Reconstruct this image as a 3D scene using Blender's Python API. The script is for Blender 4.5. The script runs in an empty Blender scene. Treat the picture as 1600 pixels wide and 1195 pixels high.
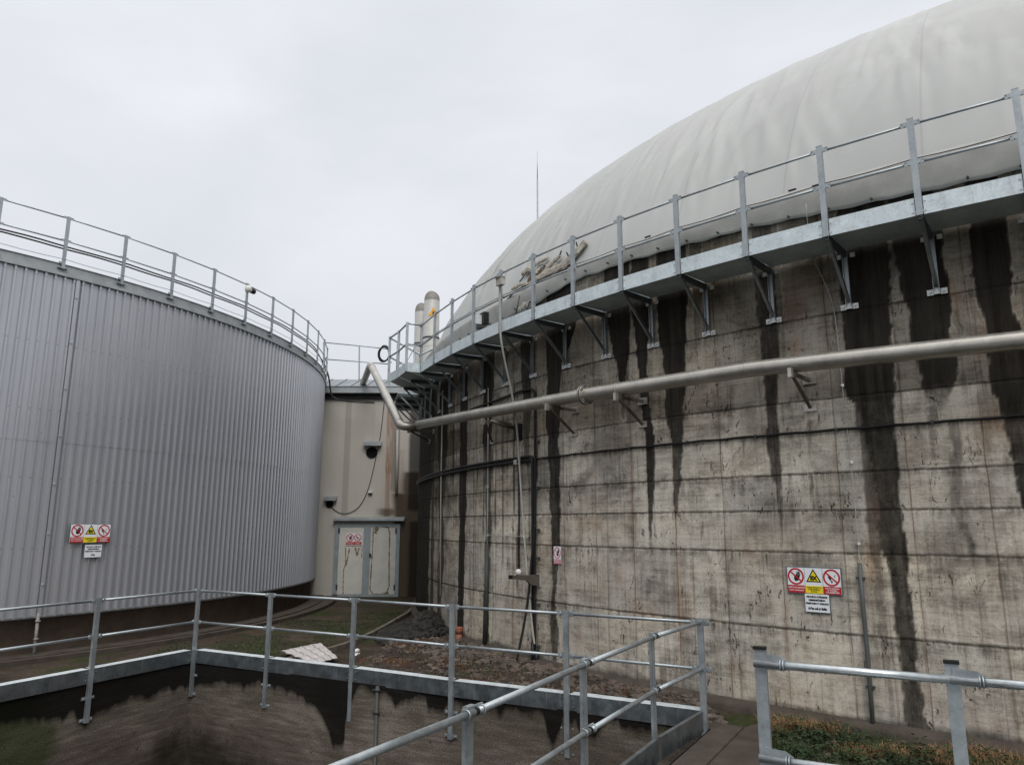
import bpy, math, random
import numpy as np
from mathutils import Vector, Matrix
random.seed(7); rng = np.random.default_rng(7)
PI = math.pi
sc = bpy.context.scene
COL = sc.collection

# ------------------------------------------------------------------ camera (survey of the photograph, metres, eye at z=0)
FPX, PITCH, ROLL = 1158.94, 0.19174, 0.00167
Fv = Vector((0, math.cos(PITCH), math.sin(PITCH)))
Rv = Vector((1, 0, 0)); Uv = Rv.cross(Fv)
c_, s_ = math.cos(ROLL), math.sin(ROLL)
Rv, Uv = c_*Rv + s_*Uv, -s_*Rv + c_*Uv
cd = bpy.data.cameras.new('camera'); cam = bpy.data.objects.new('camera', cd); COL.objects.link(cam)
cam.matrix_world = Matrix((( Rv.x, Uv.x, -Fv.x, 0), (Rv.y, Uv.y, -Fv.y, 0), (Rv.z, Uv.z, -Fv.z, 0), (0, 0, 0, 1)))
cd.sensor_width = 36; cd.lens = FPX/1600*36; cd.clip_start = .05; cd.clip_end = 2000
sc.camera = cam

# tank survey
RC = (18.08269, 25.53352); RR = 21.09639
LC = (-20.45726, 22.89757); LR = 14.15673
ZD, GW, ZP, A0, DA, HP = 3.59114, .78616, 2.84948, -2.17601, -.04832, 1.19938
ZL, B0, DB = 5.12623, -.73063, .08494
GZ = -2.42

def ray(x, y): return Rv*((x-800)/FPX) - Uv*((y-597.5)/FPX) + Fv
def on_plane(x, y, z):
    q = ray(x, y); return q*(z/q.z)
def on_y(x, y, Y):
    q = ray(x, y); return q*(Y/q.y)
def on_cyl(x, y, rad=RR, c=RC):
    q = ray(x, y); a = q.x**2+q.y**2; b = -2*(q.x*c[0]+q.y*c[1]); k = c[0]**2+c[1]**2-rad*rad
    D = b*b-4*a*k
    if D < 0: return q*(-b/(2*a))
    return q*((-b-math.sqrt(D))/(2*a))
def on_vert(x, y, P0, P1):
    q = ray(x, y); n = Vector((P1[1]-P0[1], P0[0]-P1[0], 0)); t = n.dot(Vector((P0[0], P0[1], 0)))/n.dot(q)
    return q*t
def ang(p, c=RC): return math.atan2(p[1]-c[1], p[0]-c[0])
def polar(a, rad, z, c=RC): return Vector((c[0]+rad*math.cos(a), c[1]+rad*math.sin(a), z))

# ------------------------------------------------------------------ materials
def new_mat(name):
    m = bpy.data.materials.new(name); m.use_nodes = True
    nt = m.node_tree; nt.nodes.clear()
    o = nt.nodes.new('ShaderNodeOutputMaterial'); b = nt.nodes.new('ShaderNodeBsdfPrincipled')
    nt.links.new(b.outputs[0], o.inputs[0])
    return m, nt, b
class G:
    """tiny node helper"""
    def __init__(s, nt): s.nt = nt
    def n(s, t, **k):
        x = s.nt.nodes.new(t)
        for a, v in k.items(): setattr(x, a, v)
        return x
    def put(s, sock, v):
        if hasattr(v, 'is_linked') or hasattr(v, 'links'): s.nt.links.new(v, sock)
        else:
            if isinstance(v, tuple) and len(v) == 3 and sock.type == 'RGBA': v = (*v, 1)
            sock.default_value = v
    def coord(s, which='Object', scale=(1, 1, 1)):
        c = s.n('ShaderNodeTexCoord'); m = s.n('ShaderNodeMapping'); s.put(m.inputs['Scale'], scale)
        s.nt.links.new(c.outputs[which], m.inputs[0]); return m.outputs[0]
    def noise(s, vec, scale, detail=4, rough=.6, dist=0):
        x = s.n('ShaderNodeTexNoise'); s.put(x.inputs['Vector'], vec); s.put(x.inputs['Scale'], scale)
        s.put(x.inputs['Detail'], detail); s.put(x.inputs['Roughness'], rough); s.put(x.inputs['Distortion'], dist)
        return x.outputs['Fac']
    def vor(s, vec, scale, feature='F1', out='Distance'):
        x = s.n('ShaderNodeTexVoronoi', feature=feature); s.put(x.inputs['Vector'], vec); s.put(x.inputs['Scale'], scale)
        return x.outputs[out]
    def ramp(s, v, stops, interp='LINEAR'):
        x = s.n('ShaderNodeValToRGB'); x.color_ramp.interpolation = interp
        e = x.color_ramp.elements
        while len(e) < len(stops): e.new(.5)
        for i, (p, c) in enumerate(stops):
            e[i].position = p
            if not isinstance(c, tuple): c = (c, c, c)
            e[i].color = (*c, 1)
        s.put(x.inputs[0], v); return x.outputs[0]
    def mix(s, f, a, b, mode='MIX'):
        x = s.n('ShaderNodeMix', data_type='RGBA', blend_type=mode)
        s.put(x.inputs[0], f); s.put(x.inputs[6], a); s.put(x.inputs[7], b); return x.outputs[2]
    def m(s, op, a, b=None, c=None, clamp=False):
        x = s.n('ShaderNodeMath', operation=op, use_clamp=clamp); s.put(x.inputs[0], a)
        if b is not None: s.put(x.inputs[1], b)
        if c is not None: s.put(x.inputs[2], c)
        return x.outputs[0]
    def bump(s, h, strength, dist, bsdf):
        x = s.n('ShaderNodeBump'); s.put(x.inputs['Strength'], strength); s.put(x.inputs['Distance'], dist)
        s.put(x.inputs['Height'], h); s.nt.links.new(x.outputs[0], bsdf.inputs['Normal'])
    def attr(s, name):
        x = s.n('ShaderNodeAttribute', attribute_name=name); return x
    def sep(s, v):
        x = s.n('ShaderNodeSeparateXYZ'); s.put(x.inputs[0], v); return x.outputs

def simple(name, col, rough=.6, metal=0., var=.15, scale=6., bump=0., spec=.25):
    m, nt, b = new_mat(name); g = G(nt)
    v = g.coord('Object'); n = g.noise(v, scale, 5, .65)
    lo = tuple(c*(1-var) for c in col); hi = tuple(min(1, c*(1+var)) for c in col)
    g.put(b.inputs['Base Color'], g.ramp(n, [(.3, lo), (.7, hi)]))
    g.put(b.inputs['Roughness'], rough); g.put(b.inputs['Metallic'], metal)
    b.inputs['Specular IOR Level'].default_value = spec
    if bump: g.bump(n, bump, .01, b)
    return m

def galvanised(name, col=(.36, .385, .40), metal=.55, rough=.42, drip=False):
    m, nt, b = new_mat(name); g = G(nt)
    v = g.coord('Object')
    sp = g.vor(v, 55, out='Color'); sp = g.sep(sp)[0]
    n = g.noise(v, 5, 5, .7)
    t = g.m('ADD', g.m('MULTIPLY', sp, .16), g.m('MULTIPLY', n, .84))
    colr = g.ramp(t, [(.25, tuple(c*.74 for c in col)), (.5, col), (.75, tuple(min(1, c*1.22) for c in col))])
    if drip:
        d = g.noise(g.coord('Object', (22, 22, 1.2)), 1.0, 3, .7)
        colr = g.mix(g.m('MULTIPLY', g.ramp(d, [(.60, 0.), (.68, 1.)]), .55), colr, (.55, .57, .58))
        d2 = g.noise(g.coord('Object', (9, 9, 1.5)), 1.3, 4, .7)
        colr = g.mix(g.m('MULTIPLY', g.ramp(d2, [(.55, 0.), (.75, 1.)]), .4), colr, (.16, .16, .155))
    g.put(b.inputs['Base Color'], colr)
    g.put(b.inputs['Metallic'], metal)
    g.put(b.inputs['Roughness'], g.ramp(n, [(.3, rough-.08), (.7, rough+.15)]))
    return m

M = {}
M['galv'] = galvanised('galvanised_steel', (.33, .36, .375), .70, .40)
M['galv_plate'] = galvanised('galvanised_sheet', (.27, .31, .325), .25, .5)
M['deck'] = galvanised('deck_sheet', (.46, .53, .55), .15, .5)
M['beam_shaded'] = galvanised('shaded_beam_steel', (.085, .10, .105), .4, .5)  # same galvanised steel, shade under the deck painted in as a darker copy
M['strut'] = galvanised('strut_steel', (.30, .335, .345), .92, .34)
M['galv_plate2'] = galvanised('galvanised_rim_board', (.25, .28, .30), .9, .32, True)
M['flange'] = galvanised('sky_lit_flange', (.50, .54, .56), .1, .5)  # paler copy of the rim-board steel, sky brightness on its top painted in
M['galv_board'] = galvanised('galvanised_toe_board', (.56, .63, .655), .20, .5, True)
M['galv_bright'] = galvanised('wet_galvanised', (.45, .48, .49), .8, .28)
M['pvc_dark'] = simple('dark_grey_pvc', (.085, .09, .088), .5, 0, .15)
M['flue'] = simple('matt_stainless', (.54, .53, .50), .45, .35, .12, 2)
M['cowl'] = simple('flue_grille', (.22, .205, .19), .6, .2, .5, 30)
M['sign_orange'] = simple('sign_orange', (.75, .36, .02), .4, 0, .05, 3)
M['brown_steel'] = simple('dull_stainless_bracket', (.13, .115, .095), .5, .5, .3)
M['pad'] = galvanised('bright_zinc', (.62, .64, .64), .3, .5)
M['stainless'] = None
M['black'] = simple('black_plastic', (.012, .012, .013), .45, 0, .2)
M['dark_steel'] = simple('dark_steel', (.06, .062, .06), .6, .3, .3)
M['pvc'] = simple('grey_pvc', (.34, .34, .31), .5, 0, .1)
M['white_paint'] = simple('white_paint', (.62, .62, .6), .5, 0, .08)
M['sign_white'] = simple('sign_white', (.68, .70, .73), .4, 0, .05, 3)
M['sign_red'] = simple('sign_red', (.42, .02, .025), .4, 0, .06, 3)
M['sign_pink'] = simple('faded_red', (.50, .17, .22), .5, 0, .1, 3)
M['sign_yellow'] = simple('sign_yellow', (.72, .58, .02), .4, 0, .05, 3)
M['sign_black'] = simple('sign_black', (.012, .012, .012), .4, 0, .1, 3)
M['sign_text'] = simple('sign_text_white', (.75, .72, .72), .4, 0, .05, 3)
M['sign_back'] = simple('sign_board_grey', (.10, .13, .14), .5, 0, .1, 3)
M['terracotta'] = simple('terracotta_pvc', (.27, .10, .065), .55, 0, .15)
M['foam'] = simple('weathered_foam', (.29, .265, .225), .9, 0, .4, 14, .6)
M['foam_light'] = simple('pale_foam', (.36, .345, .31), .9, 0, .3, 14, .5)
M['plinth'] = simple('brown_plinth', (.115, .088, .070), .85, 0, .25, 3, .3)
M['roof_sheet'] = simple('zinc_roofing', (.20, .22, .235), .5, .3, .25, 1.5)
M['flashing'] = simple('zinc_flashing', (.34, .36, .37), .45, .4, .2, 2.5)
M['gap_shade'] = simple('dark_gap', (.02, .02, .02), .8)
def mk_tile():
    m, nt, b = new_mat('pale_tile_sheet'); g = G(nt)
    uv = g.n('ShaderNodeUVMap').outputs[0]; U, V, _ = g.sep(uv); n = g.noise(g.coord('Object'), 7, 5, .7)
    fu = g.m('FRACT', g.m('MULTIPLY', U, 4)); ln = g.m('LESS_THAN', fu, .10)
    fv = g.m('FRACT', g.m('MULTIPLY', V, 4)); lv = g.m('LESS_THAN', g.m('ABSOLUTE', g.m('SUBTRACT', fv, .5)), .06)  # lv: shading of the waves painted in as thin dark lines
    c = g.ramp(n, [(.3, (.34, .31, .30)), (.7, (.56, .53, .52))])
    c = g.mix(g.m('MULTIPLY', ln, .8), c, (.12, .105, .10)); c = g.mix(g.m('MULTIPLY', lv, .25), c, (.12, .105, .10))
    g.put(b.inputs['Base Color'], c); g.put(b.inputs['Roughness'], .6); return m
M['tile_sheet'] = mk_tile()
M['gap_backing'] = simple('dark_gap_backing', (.075, .058, .042), .9, 0, .5, 14, .5)
M['lens'] = simple('dark_glass', (.01, .01, .012), .15)
M['hole'] = simple('vent_void', (.004, .004, .004), .95)
M['cam_body'] = simple('camera_housing', (.62, .62, .58), .4, 0, .05)

def mk_stainless():
    m, nt, b = new_mat('brushed_stainless'); g = G(nt)
    v = g.coord('Object'); n = g.noise(v, 3, 5, .7); n2 = g.noise(g.coord('Object', (30, 30, 30)), 1, 2, .5)
    g.put(b.inputs['Base Color'], g.ramp(g.m('ADD', g.m('MULTIPLY', n, .8), g.m('MULTIPLY', n2, .2)), [(.3, (.33, .31, .275)), (.7, (.52, .50, .455))]))
    g.put(b.inputs['Metallic'], .78); g.put(b.inputs['Roughness'], g.ramp(n, [(.3, .34), (.7, .48)]))
    return m
M['stainless'] = mk_stainless()

def mk_cladding():
    m, nt, b = new_mat('profiled_cladding'); g = G(nt)
    v = g.coord('Object')
    n = g.noise(v, .5, 4, .6); st = g.noise(g.coord('Object', (5, 5, .25)), 1, 4, .7)
    c = g.ramp(g.m('ADD', g.m('MULTIPLY', n, .4), g.m('MULTIPLY', st, .6)), [(.3, (.415, .425, .46)), (.7, (.50, .51, .54))])
    ox, oy, oz = g.sep(v); an = g.m('DIVIDE', g.m('ARCTAN2', oy, ox), 2*PI/500)
    fa = g.m('ABSOLUTE', g.m('SUBTRACT', g.m('FRACT', g.m('ADD', an, .4)), .5)); fz = g.m('ABSOLUTE', g.m('SUBTRACT', g.m('FRACT', g.m('DIVIDE', oz, 1.33)), .5))
    rows = g.m('MULTIPLY', g.m('LESS_THAN', fa, .10), g.m('LESS_THAN', fz, .012))
    shn = g.n('ShaderNodeTexWhiteNoise', noise_dimensions='1D'); g.put(shn.inputs['W'], g.m('ADD', g.m('FLOOR', g.m('DIVIDE', an, 6)), g.m('MULTIPLY', g.m('GREATER_THAN', oz, 4.1), 77.3)))
    c = g.mix(1.0, c, g.ramp(shn.outputs['Value'], [(0., (.985, .985, .985)), (1., (1.015, 1.015, 1.015))]), 'MULTIPLY')
    lap = g.m('LESS_THAN', g.m('ABSOLUTE', g.m('SUBTRACT', g.m('FRACT', g.m('DIVIDE', an, 6)), .5)), .008)
    c = g.mix(g.m('MULTIPLY', lap, .12), c, (.12, .12, .13)); c = g.mix(g.m('MULTIPLY', rows, .35), c, (.12, .12, .125))
    dirt = g.noise(g.coord('Object', (3, 3, .18)), 1.2, 5, .7); c = g.mix(g.m('MULTIPLY', g.ramp(dirt, [(.55, 0.), (.75, 1.)]), .05), c, (.16, .15, .145))
    dots = g.vor(v, 2.1); sp = g.m('LESS_THAN', dots, .028)
    c = g.mix(g.m('MULTIPLY', sp, .6), c, (.07, .07, .075))
    g.put(b.inputs['Base Color'], c); g.put(b.inputs['Metallic'], .60); g.put(b.inputs['Roughness'], .34); g.bump(g.noise(g.coord('Object', (1, 1, .4)), 1.2, 2, .5), .08, .03, b)
    return m
M['cladding'] = mk_cladding()

def mk_membrane():
    m, nt, b = new_mat('dome_membrane'); g = G(nt)
    uv = g.n('ShaderNodeUVMap').outputs[0]
    mp = g.n('ShaderNodeMapping'); g.put(mp.inputs[0], uv); g.put(mp.inputs['Scale'], (95, 3.2, 1))
    st = g.noise(mp.outputs[0], 1, 5, .62, .3)
    mp2 = g.n('ShaderNodeMapping'); g.put(mp2.inputs[0], uv); g.put(mp2.inputs['Scale'], (14, 5, 1))
    big = g.noise(mp2.outputs[0], 1, 4, .6, .6)
    up = g.sep(uv)[1]
    amt = g.m('MULTIPLY', g.ramp(st, [(.47, 0.), (.53, 1.)]), g.ramp(g.m('MULTIPLY', g.ramp(big, [(.35, 0.), (.62, 1.)]), up), [(.05, 0.), (.26, 1.)]))
    mp3 = g.n('ShaderNodeMapping'); g.put(mp3.inputs[0], uv); g.put(mp3.inputs['Scale'], (46, 1.6, 1)); fold_shade = g.noise(mp3.outputs[0], 1, 3, .5, .2)  # shading of the folds painted into the colour as paler and darker bands
    base = g.ramp(big, [(.3, (.335, .341, .330)), (.7, (.368, .374, .363))])
    c = g.mix(g.m('MULTIPLY', amt, .30), base, (.25, .25, .24)); c = g.mix(1.0, c, g.ramp(fold_shade, [(.35, (.94, .94, .945)), (.65, (1.04, 1.04, 1.04))]), 'MULTIPLY')
    # welded seams
    sx = g.m('FRACT', g.m('MULTIPLY', g.sep(uv)[0], 72))
    seam = g.m('LESS_THAN', g.m('ABSOLUTE', g.m('SUBTRACT', sx, .5)), .008)
    c = g.mix(g.m('MULTIPLY', seam, .22), c, (.15, .15, .145))
    g.put(b.inputs['Base Color'], c); g.put(b.inputs['Roughness'], .5); b.inputs['Specular IOR Level'].default_value = .3
    fine = g.noise(g.coord('Object', (1, 1, 1)), 3, 4, .6)
    g.bump(g.m('ADD', g.m('MULTIPLY', fine, .5), g.m('MULTIPLY', seam, -.3)), .12, .05, b)
    return m
M['membrane'] = mk_membrane()
M['membrane_hem'] = simple('membrane_hem', (.27, .270, .255), .5, 0, .12, 3, .2)

JOINTS_H = [2.80, 1.665, 1.24, .69, .21, -.33, -1.31]
def mk_tank_concrete():
    m, nt, b = new_mat('stained_tank_concrete'); g = G(nt)
    uv = g.n('ShaderNodeUVMap').outputs[0]; U, V, _ = g.sep(uv)
    def mp(sx, sy):
        x = g.n('ShaderNodeMapping'); g.put(x.inputs[0], uv); g.put(x.inputs['Scale'], (sx, sy, 1)); return x.outputs[0]
    big = g.noise(mp(.5, .7), 1, 5, .62, .5)
    med = g.noise(mp(2.2, 3.2), 1, 6, .7, .4)
    vst = g.noise(mp(7, .45), 1, 6, .72, .2)
    hst = g.noise(mp(.8, 16), 1, 5, .7, .15)
    fine = g.noise(mp(26, 34), 1, 6, .8)
    t = g.m('ADD', g.m('ADD', g.m('MULTIPLY', big, .26), g.m('MULTIPLY', med, .30)), g.m('ADD', g.m('MULTIPLY', vst, .26), g.m('MULTIPLY', hst, .18)))
    col = g.ramp(t, [(.35, (.085, .077, .067)), (.43, (.235, .217, .188)), (.475, (.40, .374, .328)), (.53, (.53, .50, .445)), (.64, (.62, .59, .535))])
    # warm / cool drift between pours
    warm = g.noise(mp(.35, .6), 1.3, 3, .5)
    col = g.mix(g.m('MULTIPLY', g.ramp(warm, [(.42, 0.), (.66, 1.)]), .45), col, g.mix(1.0, col, (1.0, .90, .76), 'MULTIPLY'))
    # tone of each cast panel
    pid = g.m('ADD', g.m('MULTIPLY', g.m('FLOOR', g.m('ADD', g.m('DIVIDE', U, .819), .5)), 1.37), g.m('ADD', g.m('MULTIPLY', g.m('LESS_THAN', V, -.33), 11.3), g.m('ADD', g.m('MULTIPLY', g.m('LESS_THAN', V, .21), 5.7), g.m('ADD', g.m('MULTIPLY', g.m('LESS_THAN', V, .69), 3.1), g.m('ADD', g.m('MULTIPLY', g.m('LESS_THAN', V, -1.31), 7.9), g.m('MULTIPLY', g.m('LESS_THAN', V, 1.665), 2.3))))))
    wn = g.n('ShaderNodeTexWhiteNoise', noise_dimensions='1D'); g.put(wn.inputs['W'], pid)
    col = g.mix(1.0, col, g.ramp(wn.outputs['Value'], [(0., (.80, .80, .80)), (1., (1.12, 1.10, 1.06))]), 'MULTIPLY')
    # vertical dirt runs, fine
    runs = g.noise(mp(16, .30), 1, 5, .7, .3)
    runm = g.m('MULTIPLY', g.ramp(runs, [(.56, 0.), (.66, 1.)]), .45)
    col = g.mix(runm, col, (.07, .06, .048))
    # dark pock marks and scratches
    sc1 = g.noise(mp(9, 3.3), 1, 3, .85, 1.8)
    msk = g.noise(mp(1.1, 1.3), 1, 2, .5)
    pk = g.m('MULTIPLY', g.ramp(sc1, [(.60, 0.), (.635, 1.)]), g.ramp(msk, [(.44, 0.), (.56, 1.)]))
    col = g.mix(g.m('MULTIPLY', pk, .92), col, (.045, .036, .028))
    # rust runs at formwork joints
    rn = g.noise(mp(5, .5), 1, 4, .6)
    # formwork joints
    wob = g.m('MULTIPLY', g.m('SUBTRACT', g.noise(mp(3.5, .2), 1, 6, .75), .5), .045)
    vw = g.m('ADD', V, wob)
    jn = None
    for h in JOINTS_H:
        d = g.m('ABSOLUTE', g.m('SUBTRACT', vw, h))
        l = g.m('SUBTRACT', 1, g.m('MULTIPLY', d, 34), clamp=True)
        jn = l if jn is None else g.m('MAXIMUM', jn, l)
    jbrk = g.ramp(g.noise(mp(3, 1), 1, 4, .7), [(.35, .45), (.6, 1.)])
    wobu = g.m('MULTIPLY', g.m('SUBTRACT', g.noise(mp(.2, 3), 1, 4, .6), .5), .03)
    fu = g.m('FRACT', g.m('DIVIDE', g.m('ADD', U, wobu), .819))
    dv = g.m('MULTIPLY', g.m('ABSOLUTE', g.m('SUBTRACT', fu, .5)), .819)
    vj = g.m('SUBTRACT', 1, g.m('MULTIPLY', dv, 70), clamp=True)
    vjs = g.m('MULTIPLY', g.m('SUBTRACT', 1, g.m('MULTIPLY', dv, 14), clamp=True), g.ramp(rn, [(.45, 0.), (.62, 1.)]))
    vjb = g.m('MULTIPLY', vj, g.ramp(g.noise(mp(1, .9), 1.7, 3, .6), [(.35, .2), (.6, .9)]))
    # board marks, minor horizontal lifts
    fv = g.m('FRACT', g.m('DIVIDE', g.m('ADD', V, g.m('MULTIPLY', wob, .6)), .115))
    bl = g.m('MULTIPLY', g.m('LESS_THAN', g.m('ABSOLUTE', g.m('SUBTRACT', fv, .5)), .06), g.ramp(g.noise(mp(.9, 9), 1, 3, .6), [(.5, 0.), (.65, .7)]))
    col = g.mix(g.m('MULTIPLY', vjs, .42), col, (.20, .095, .040))
    col = g.mix(g.m('MULTIPLY', bl, .32), col, (.07, .058, .045))
    grm = g.m('MULTIPLY', g.ramp(g.noise(mp(1.5, 2.4), 1, 6, .75, .8), [(.50, 0.), (.62, 1.)]), .45)
    col = g.mix(grm, col, (.12, .106, .09))
    jw = None
    for h in JOINTS_H:
        d = g.m('SUBTRACT', h, vw); l = g.m('MULTIPLY', g.m('GREATER_THAN', d, -.01), g.m('SUBTRACT', 1, g.m('MULTIPLY', g.m('ABSOLUTE', d), 8), clamp=True)); jw = l if jw is None else g.m('MAXIMUM', jw, l)
    bleed = g.m('MULTIPLY', g.m('MULTIPLY', jw, g.ramp(g.noise(mp(9, .8), 1, 5, .75), [(.44, 0.), (.60, 1.)])), .75)
    col = g.mix(bleed, col, (.07, .058, .046))
    jl = g.m('MULTIPLY', g.m('POWER', jn, 1.3), jbrk)
    col = g.mix(g.m('MULTIPLY', jl, .95), col, (.035, .029, .023))
    col = g.mix(g.m('MULTIPLY', vjb, .75), col, (.055, .042, .032))
    # fine grain
    col = g.mix(1.0, col, g.ramp(fine, [(.30, .68), (.5, 1.), (.70, 1.16)]), 'MULTIPLY')
    A = g.attr('stain').outputs['Color']; a3 = g.sep(A)
    # upper pour darker and brown: B channel
    col = g.mix(a3[1], col, g.mix(1.0, col, (.22, .206, .190), 'MULTIPLY'))
    col = g.mix(g.m('MULTIPLY', a3[2], .8), col, (.26, .115, .04))
    eh = g.m('MULTIPLY', g.m('MULTIPLY', g.ramp(a3[0], [(0., 0.), (.10, 1.), (.35, 0.)]), .5), g.ramp(g.noise(mp(.8, .9), 1, 4, .6), [(.50, 0.), (.62, 1.)]))
    col = g.mix(eh, col, (.50, .45, .36))
    sn = g.m('ADD', a3[0], g.m('MULTIPLY', g.m('SUBTRACT', g.noise(mp(9, 5), 1, 6, .78), .5), g.m('MULTIPLY', g.ramp(a3[0], [(0., 0.), (.25, 1.), (.8, 1.), (1., .45)]), .65)), clamp=True)
    col = g.mix(g.m('MULTIPLY', g.ramp(sn, [(.08, 0.), (.55, .68), (.92, 1.)]), .965), col, g.ramp(vst, [(.35, (.005, .0045, .004)), (.65, (.030, .026, .021))]))
    g.put(b.inputs['Base Color'], col)
    g.put(b.inputs['Roughness'], g.m('SUBTRACT', .9, g.m('MULTIPLY', sn, .22))); b.inputs['Specular IOR Level'].default_value = .07
    hgt = g.m('SUBTRACT', g.m('ADD', g.m('MULTIPLY', fine, .25), g.m('MULTIPLY', med, .5)), g.m('ADD', g.m('MULTIPLY', jn, .9), g.m('ADD', g.m('MULTIPLY', vj, .4), g.m('MULTIPLY', pk, .4))))
    g.bump(hgt, .55, .02, b)
    return m
M['tank_concrete'] = mk_tank_concrete()

def mk_pit_concrete():
    m, nt, b = new_mat('pit_concrete'); g = G(nt)
    uv = g.n('ShaderNodeUVMap').outputs[0]
    def mp(sx, sy):
        x = g.n('ShaderNodeMapping'); g.put(x.inputs[0], uv); g.put(x.inputs['Scale'], (sx, sy, 1)); return x.outputs[0]
    big = g.noise(mp(.6, .9), 1, 5, .62, .6); med = g.noise(mp(1.6, 15), 1, 6, .75); fine = g.noise(mp(38, 60), 1, 5, .8)
    t = g.m('ADD', g.m('MULTIPLY', big, .4), g.m('ADD', g.m('MULTIPLY', med, .35), g.m('MULTIPLY', fine, .25)))
    col = g.ramp(t, [(.34, (.035, .028, .023)), (.5, (.105, .086, .073)), (.64, (.24, .21, .18))])
    A = g.attr('stain').outputs['Color']; a3 = g.sep(A)
    col = g.mix(1.0, col, g.ramp(fine, [(.32, .72), (.5, 1.), (.66, 1.25)]), 'MULTIPLY')
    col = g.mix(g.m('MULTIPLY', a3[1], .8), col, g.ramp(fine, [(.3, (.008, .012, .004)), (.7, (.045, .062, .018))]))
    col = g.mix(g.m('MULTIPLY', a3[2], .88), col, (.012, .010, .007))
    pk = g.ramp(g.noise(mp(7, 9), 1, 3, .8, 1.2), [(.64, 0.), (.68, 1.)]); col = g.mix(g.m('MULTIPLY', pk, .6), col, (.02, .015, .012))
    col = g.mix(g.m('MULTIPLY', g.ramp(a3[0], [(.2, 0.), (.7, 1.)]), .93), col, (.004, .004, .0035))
    g.put(b.inputs['Base Color'], col); g.put(b.inputs['Roughness'], .85); b.inputs['Specular IOR Level'].default_value = .05
    g.bump(g.m('ADD', g.m('MULTIPLY', med, .5), g.m('MULTIPLY', fine, .5)), .5, .02, b)
    return m
M['pit_concrete'] = mk_pit_concrete()

def mk_render():
    m, nt, b = new_mat('painted_wall'); g = G(nt)
    v = g.coord('Object')
    n = g.noise(v, 1.2, 5, .6); st = g.noise(g.coord('Object', (5, 5, .4)), 1, 4, .7)
    col = g.ramp(g.m('ADD', g.m('MULTIPLY', n, .5), g.m('MULTIPLY', st, .5)), [(.3, (.415, .392, .348)), (.7, (.47, .445, .40))])
    A = g.attr('stain').outputs['Color']; a3 = g.sep(A)
    col = g.mix(g.m('MULTIPLY', a3[2], g.ramp(g.noise(g.coord('Object', (9, 9, .8)), 1, 4, .7), [(.35, .25), (.65, .85)])), col, (.20, .075, .028))
    col = g.mix(g.m('MULTIPLY', a3[1], .92), col, (.060, .040, .024))
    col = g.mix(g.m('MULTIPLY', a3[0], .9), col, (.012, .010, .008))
    g.put(b.inputs['Base Color'], col); g.put(b.inputs['Roughness'], .8); b.inputs['Specular IOR Level'].default_value = .1
    return m
M['render'] = mk_render()

def mk_door():
    m, nt, b = new_mat('peeling_door_panel'); g = G(nt)
    v = g.coord('Object'); n = g.noise(v, 2.5, 6, .7, .5)
    col = g.ramp(n, [(.3, (.47, .458, .42)), (.62, (.56, .545, .50)), (.75, (.46, .42, .35))])
    g.put(b.inputs['Base Color'], col); g.put(b.inputs['Roughness'], .6)
    return m
M['door'] = mk_door()
M['peel'] = simple('bare_rusty_board', (.19, .15, .095), .8, 0, .5, 12)

def mk_ground():
    m, nt, b = new_mat('earth'); g = G(nt)
    v = g.coord('Object'); n = g.noise(v, 1.1, 6, .65, .4); f = g.noise(v, 14, 5, .75); mo = g.noise(v, .8, 4, .6)
    col = g.ramp(g.m('ADD', g.m('MULTIPLY', n, .5), g.m('MULTIPLY', f, .5)), [(.3, (.018, .013, .010)), (.5, (.048, .036, .027)), (.7, (.11, .082, .062))])
    col = g.mix(g.m('MULTIPLY', g.ramp(mo, [(.48, 0.), (.60, 1.)]), .7), col, g.ramp(f, [(.3, (.014, .022, .006)), (.7, (.045, .06, .018))]))
    g.put(b.inputs['Base Color'], col); g.put(b.inputs['Roughness'], .9); b.inputs['Specular IOR Level'].default_value = .12; g.bump(f, .8, .04, b)
    return m
M['earth'] = mk_ground()
def mk_soilbed():
    m, nt, b = new_mat('soil_bed'); g = G(nt)
    v = g.coord('Object'); n = g.noise(v, 1.3, 6, .65, .4); f = g.noise(v, 16, 6, .8); r = g.noise(v, .75, 4, .55, .3)
    col = g.ramp(g.m('ADD', g.m('MULTIPLY', n, .4), g.m('MULTIPLY', f, .6)), [(.32, (.014, .011, .009)), (.5, (.050, .038, .030)), (.68, (.13, .10, .082))])
    col = g.mix(g.m('MULTIPLY', g.ramp(r, [(.50, 0.), (.60, 1.)]), .75), col, g.ramp(f, [(.3, (.035, .016, .008)), (.7, (.13, .058, .028))]))
    g.put(b.inputs['Base Color'], col); g.put(b.inputs['Roughness'], .92); b.inputs['Specular IOR Level'].default_value = .15; g.bump(f, 1., .05, b)
    return m
M['soil_bed'] = mk_soilbed()
M['slab'] = simple('damp_slab', (.052, .041, .033), .7, 0, .4, 2.2, .4)
M['kerb'] = simple('kerb_concrete', (.11, .095, .078), .85, 0, .35, 5, .4)
M['kerb_ring'] = simple('ring_concrete', (.058, .047, .038), .85, 0, .35, 3, .4)
M['stone'] = simple('rubble_stone', (.085, .066, .055), .85, 0, .75, 3.1, .4)
M['stone_dark'] = simple('dark_rubble', (.022, .020, .018), .8, 0, .6, 3.1, .4)
M['rustsoil'] = simple('rusty_soil', (.105, .045, .020), .9, 0, .55, 5, .8)
M['weed'] = simple('weed_leaf', (.024, .040, .015), .7, 0, .75, 2.5)
M['straw'] = simple('dry_straw', (.20, .125, .062), .8, 0, .4, 9)
M['grass'] = simple('grass_blade', (.032, .050, .015), .7, 0, .55, 6)
M['water'] = simple('sump_water', (.006, .006, .005), .12, 0, .2)

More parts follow.
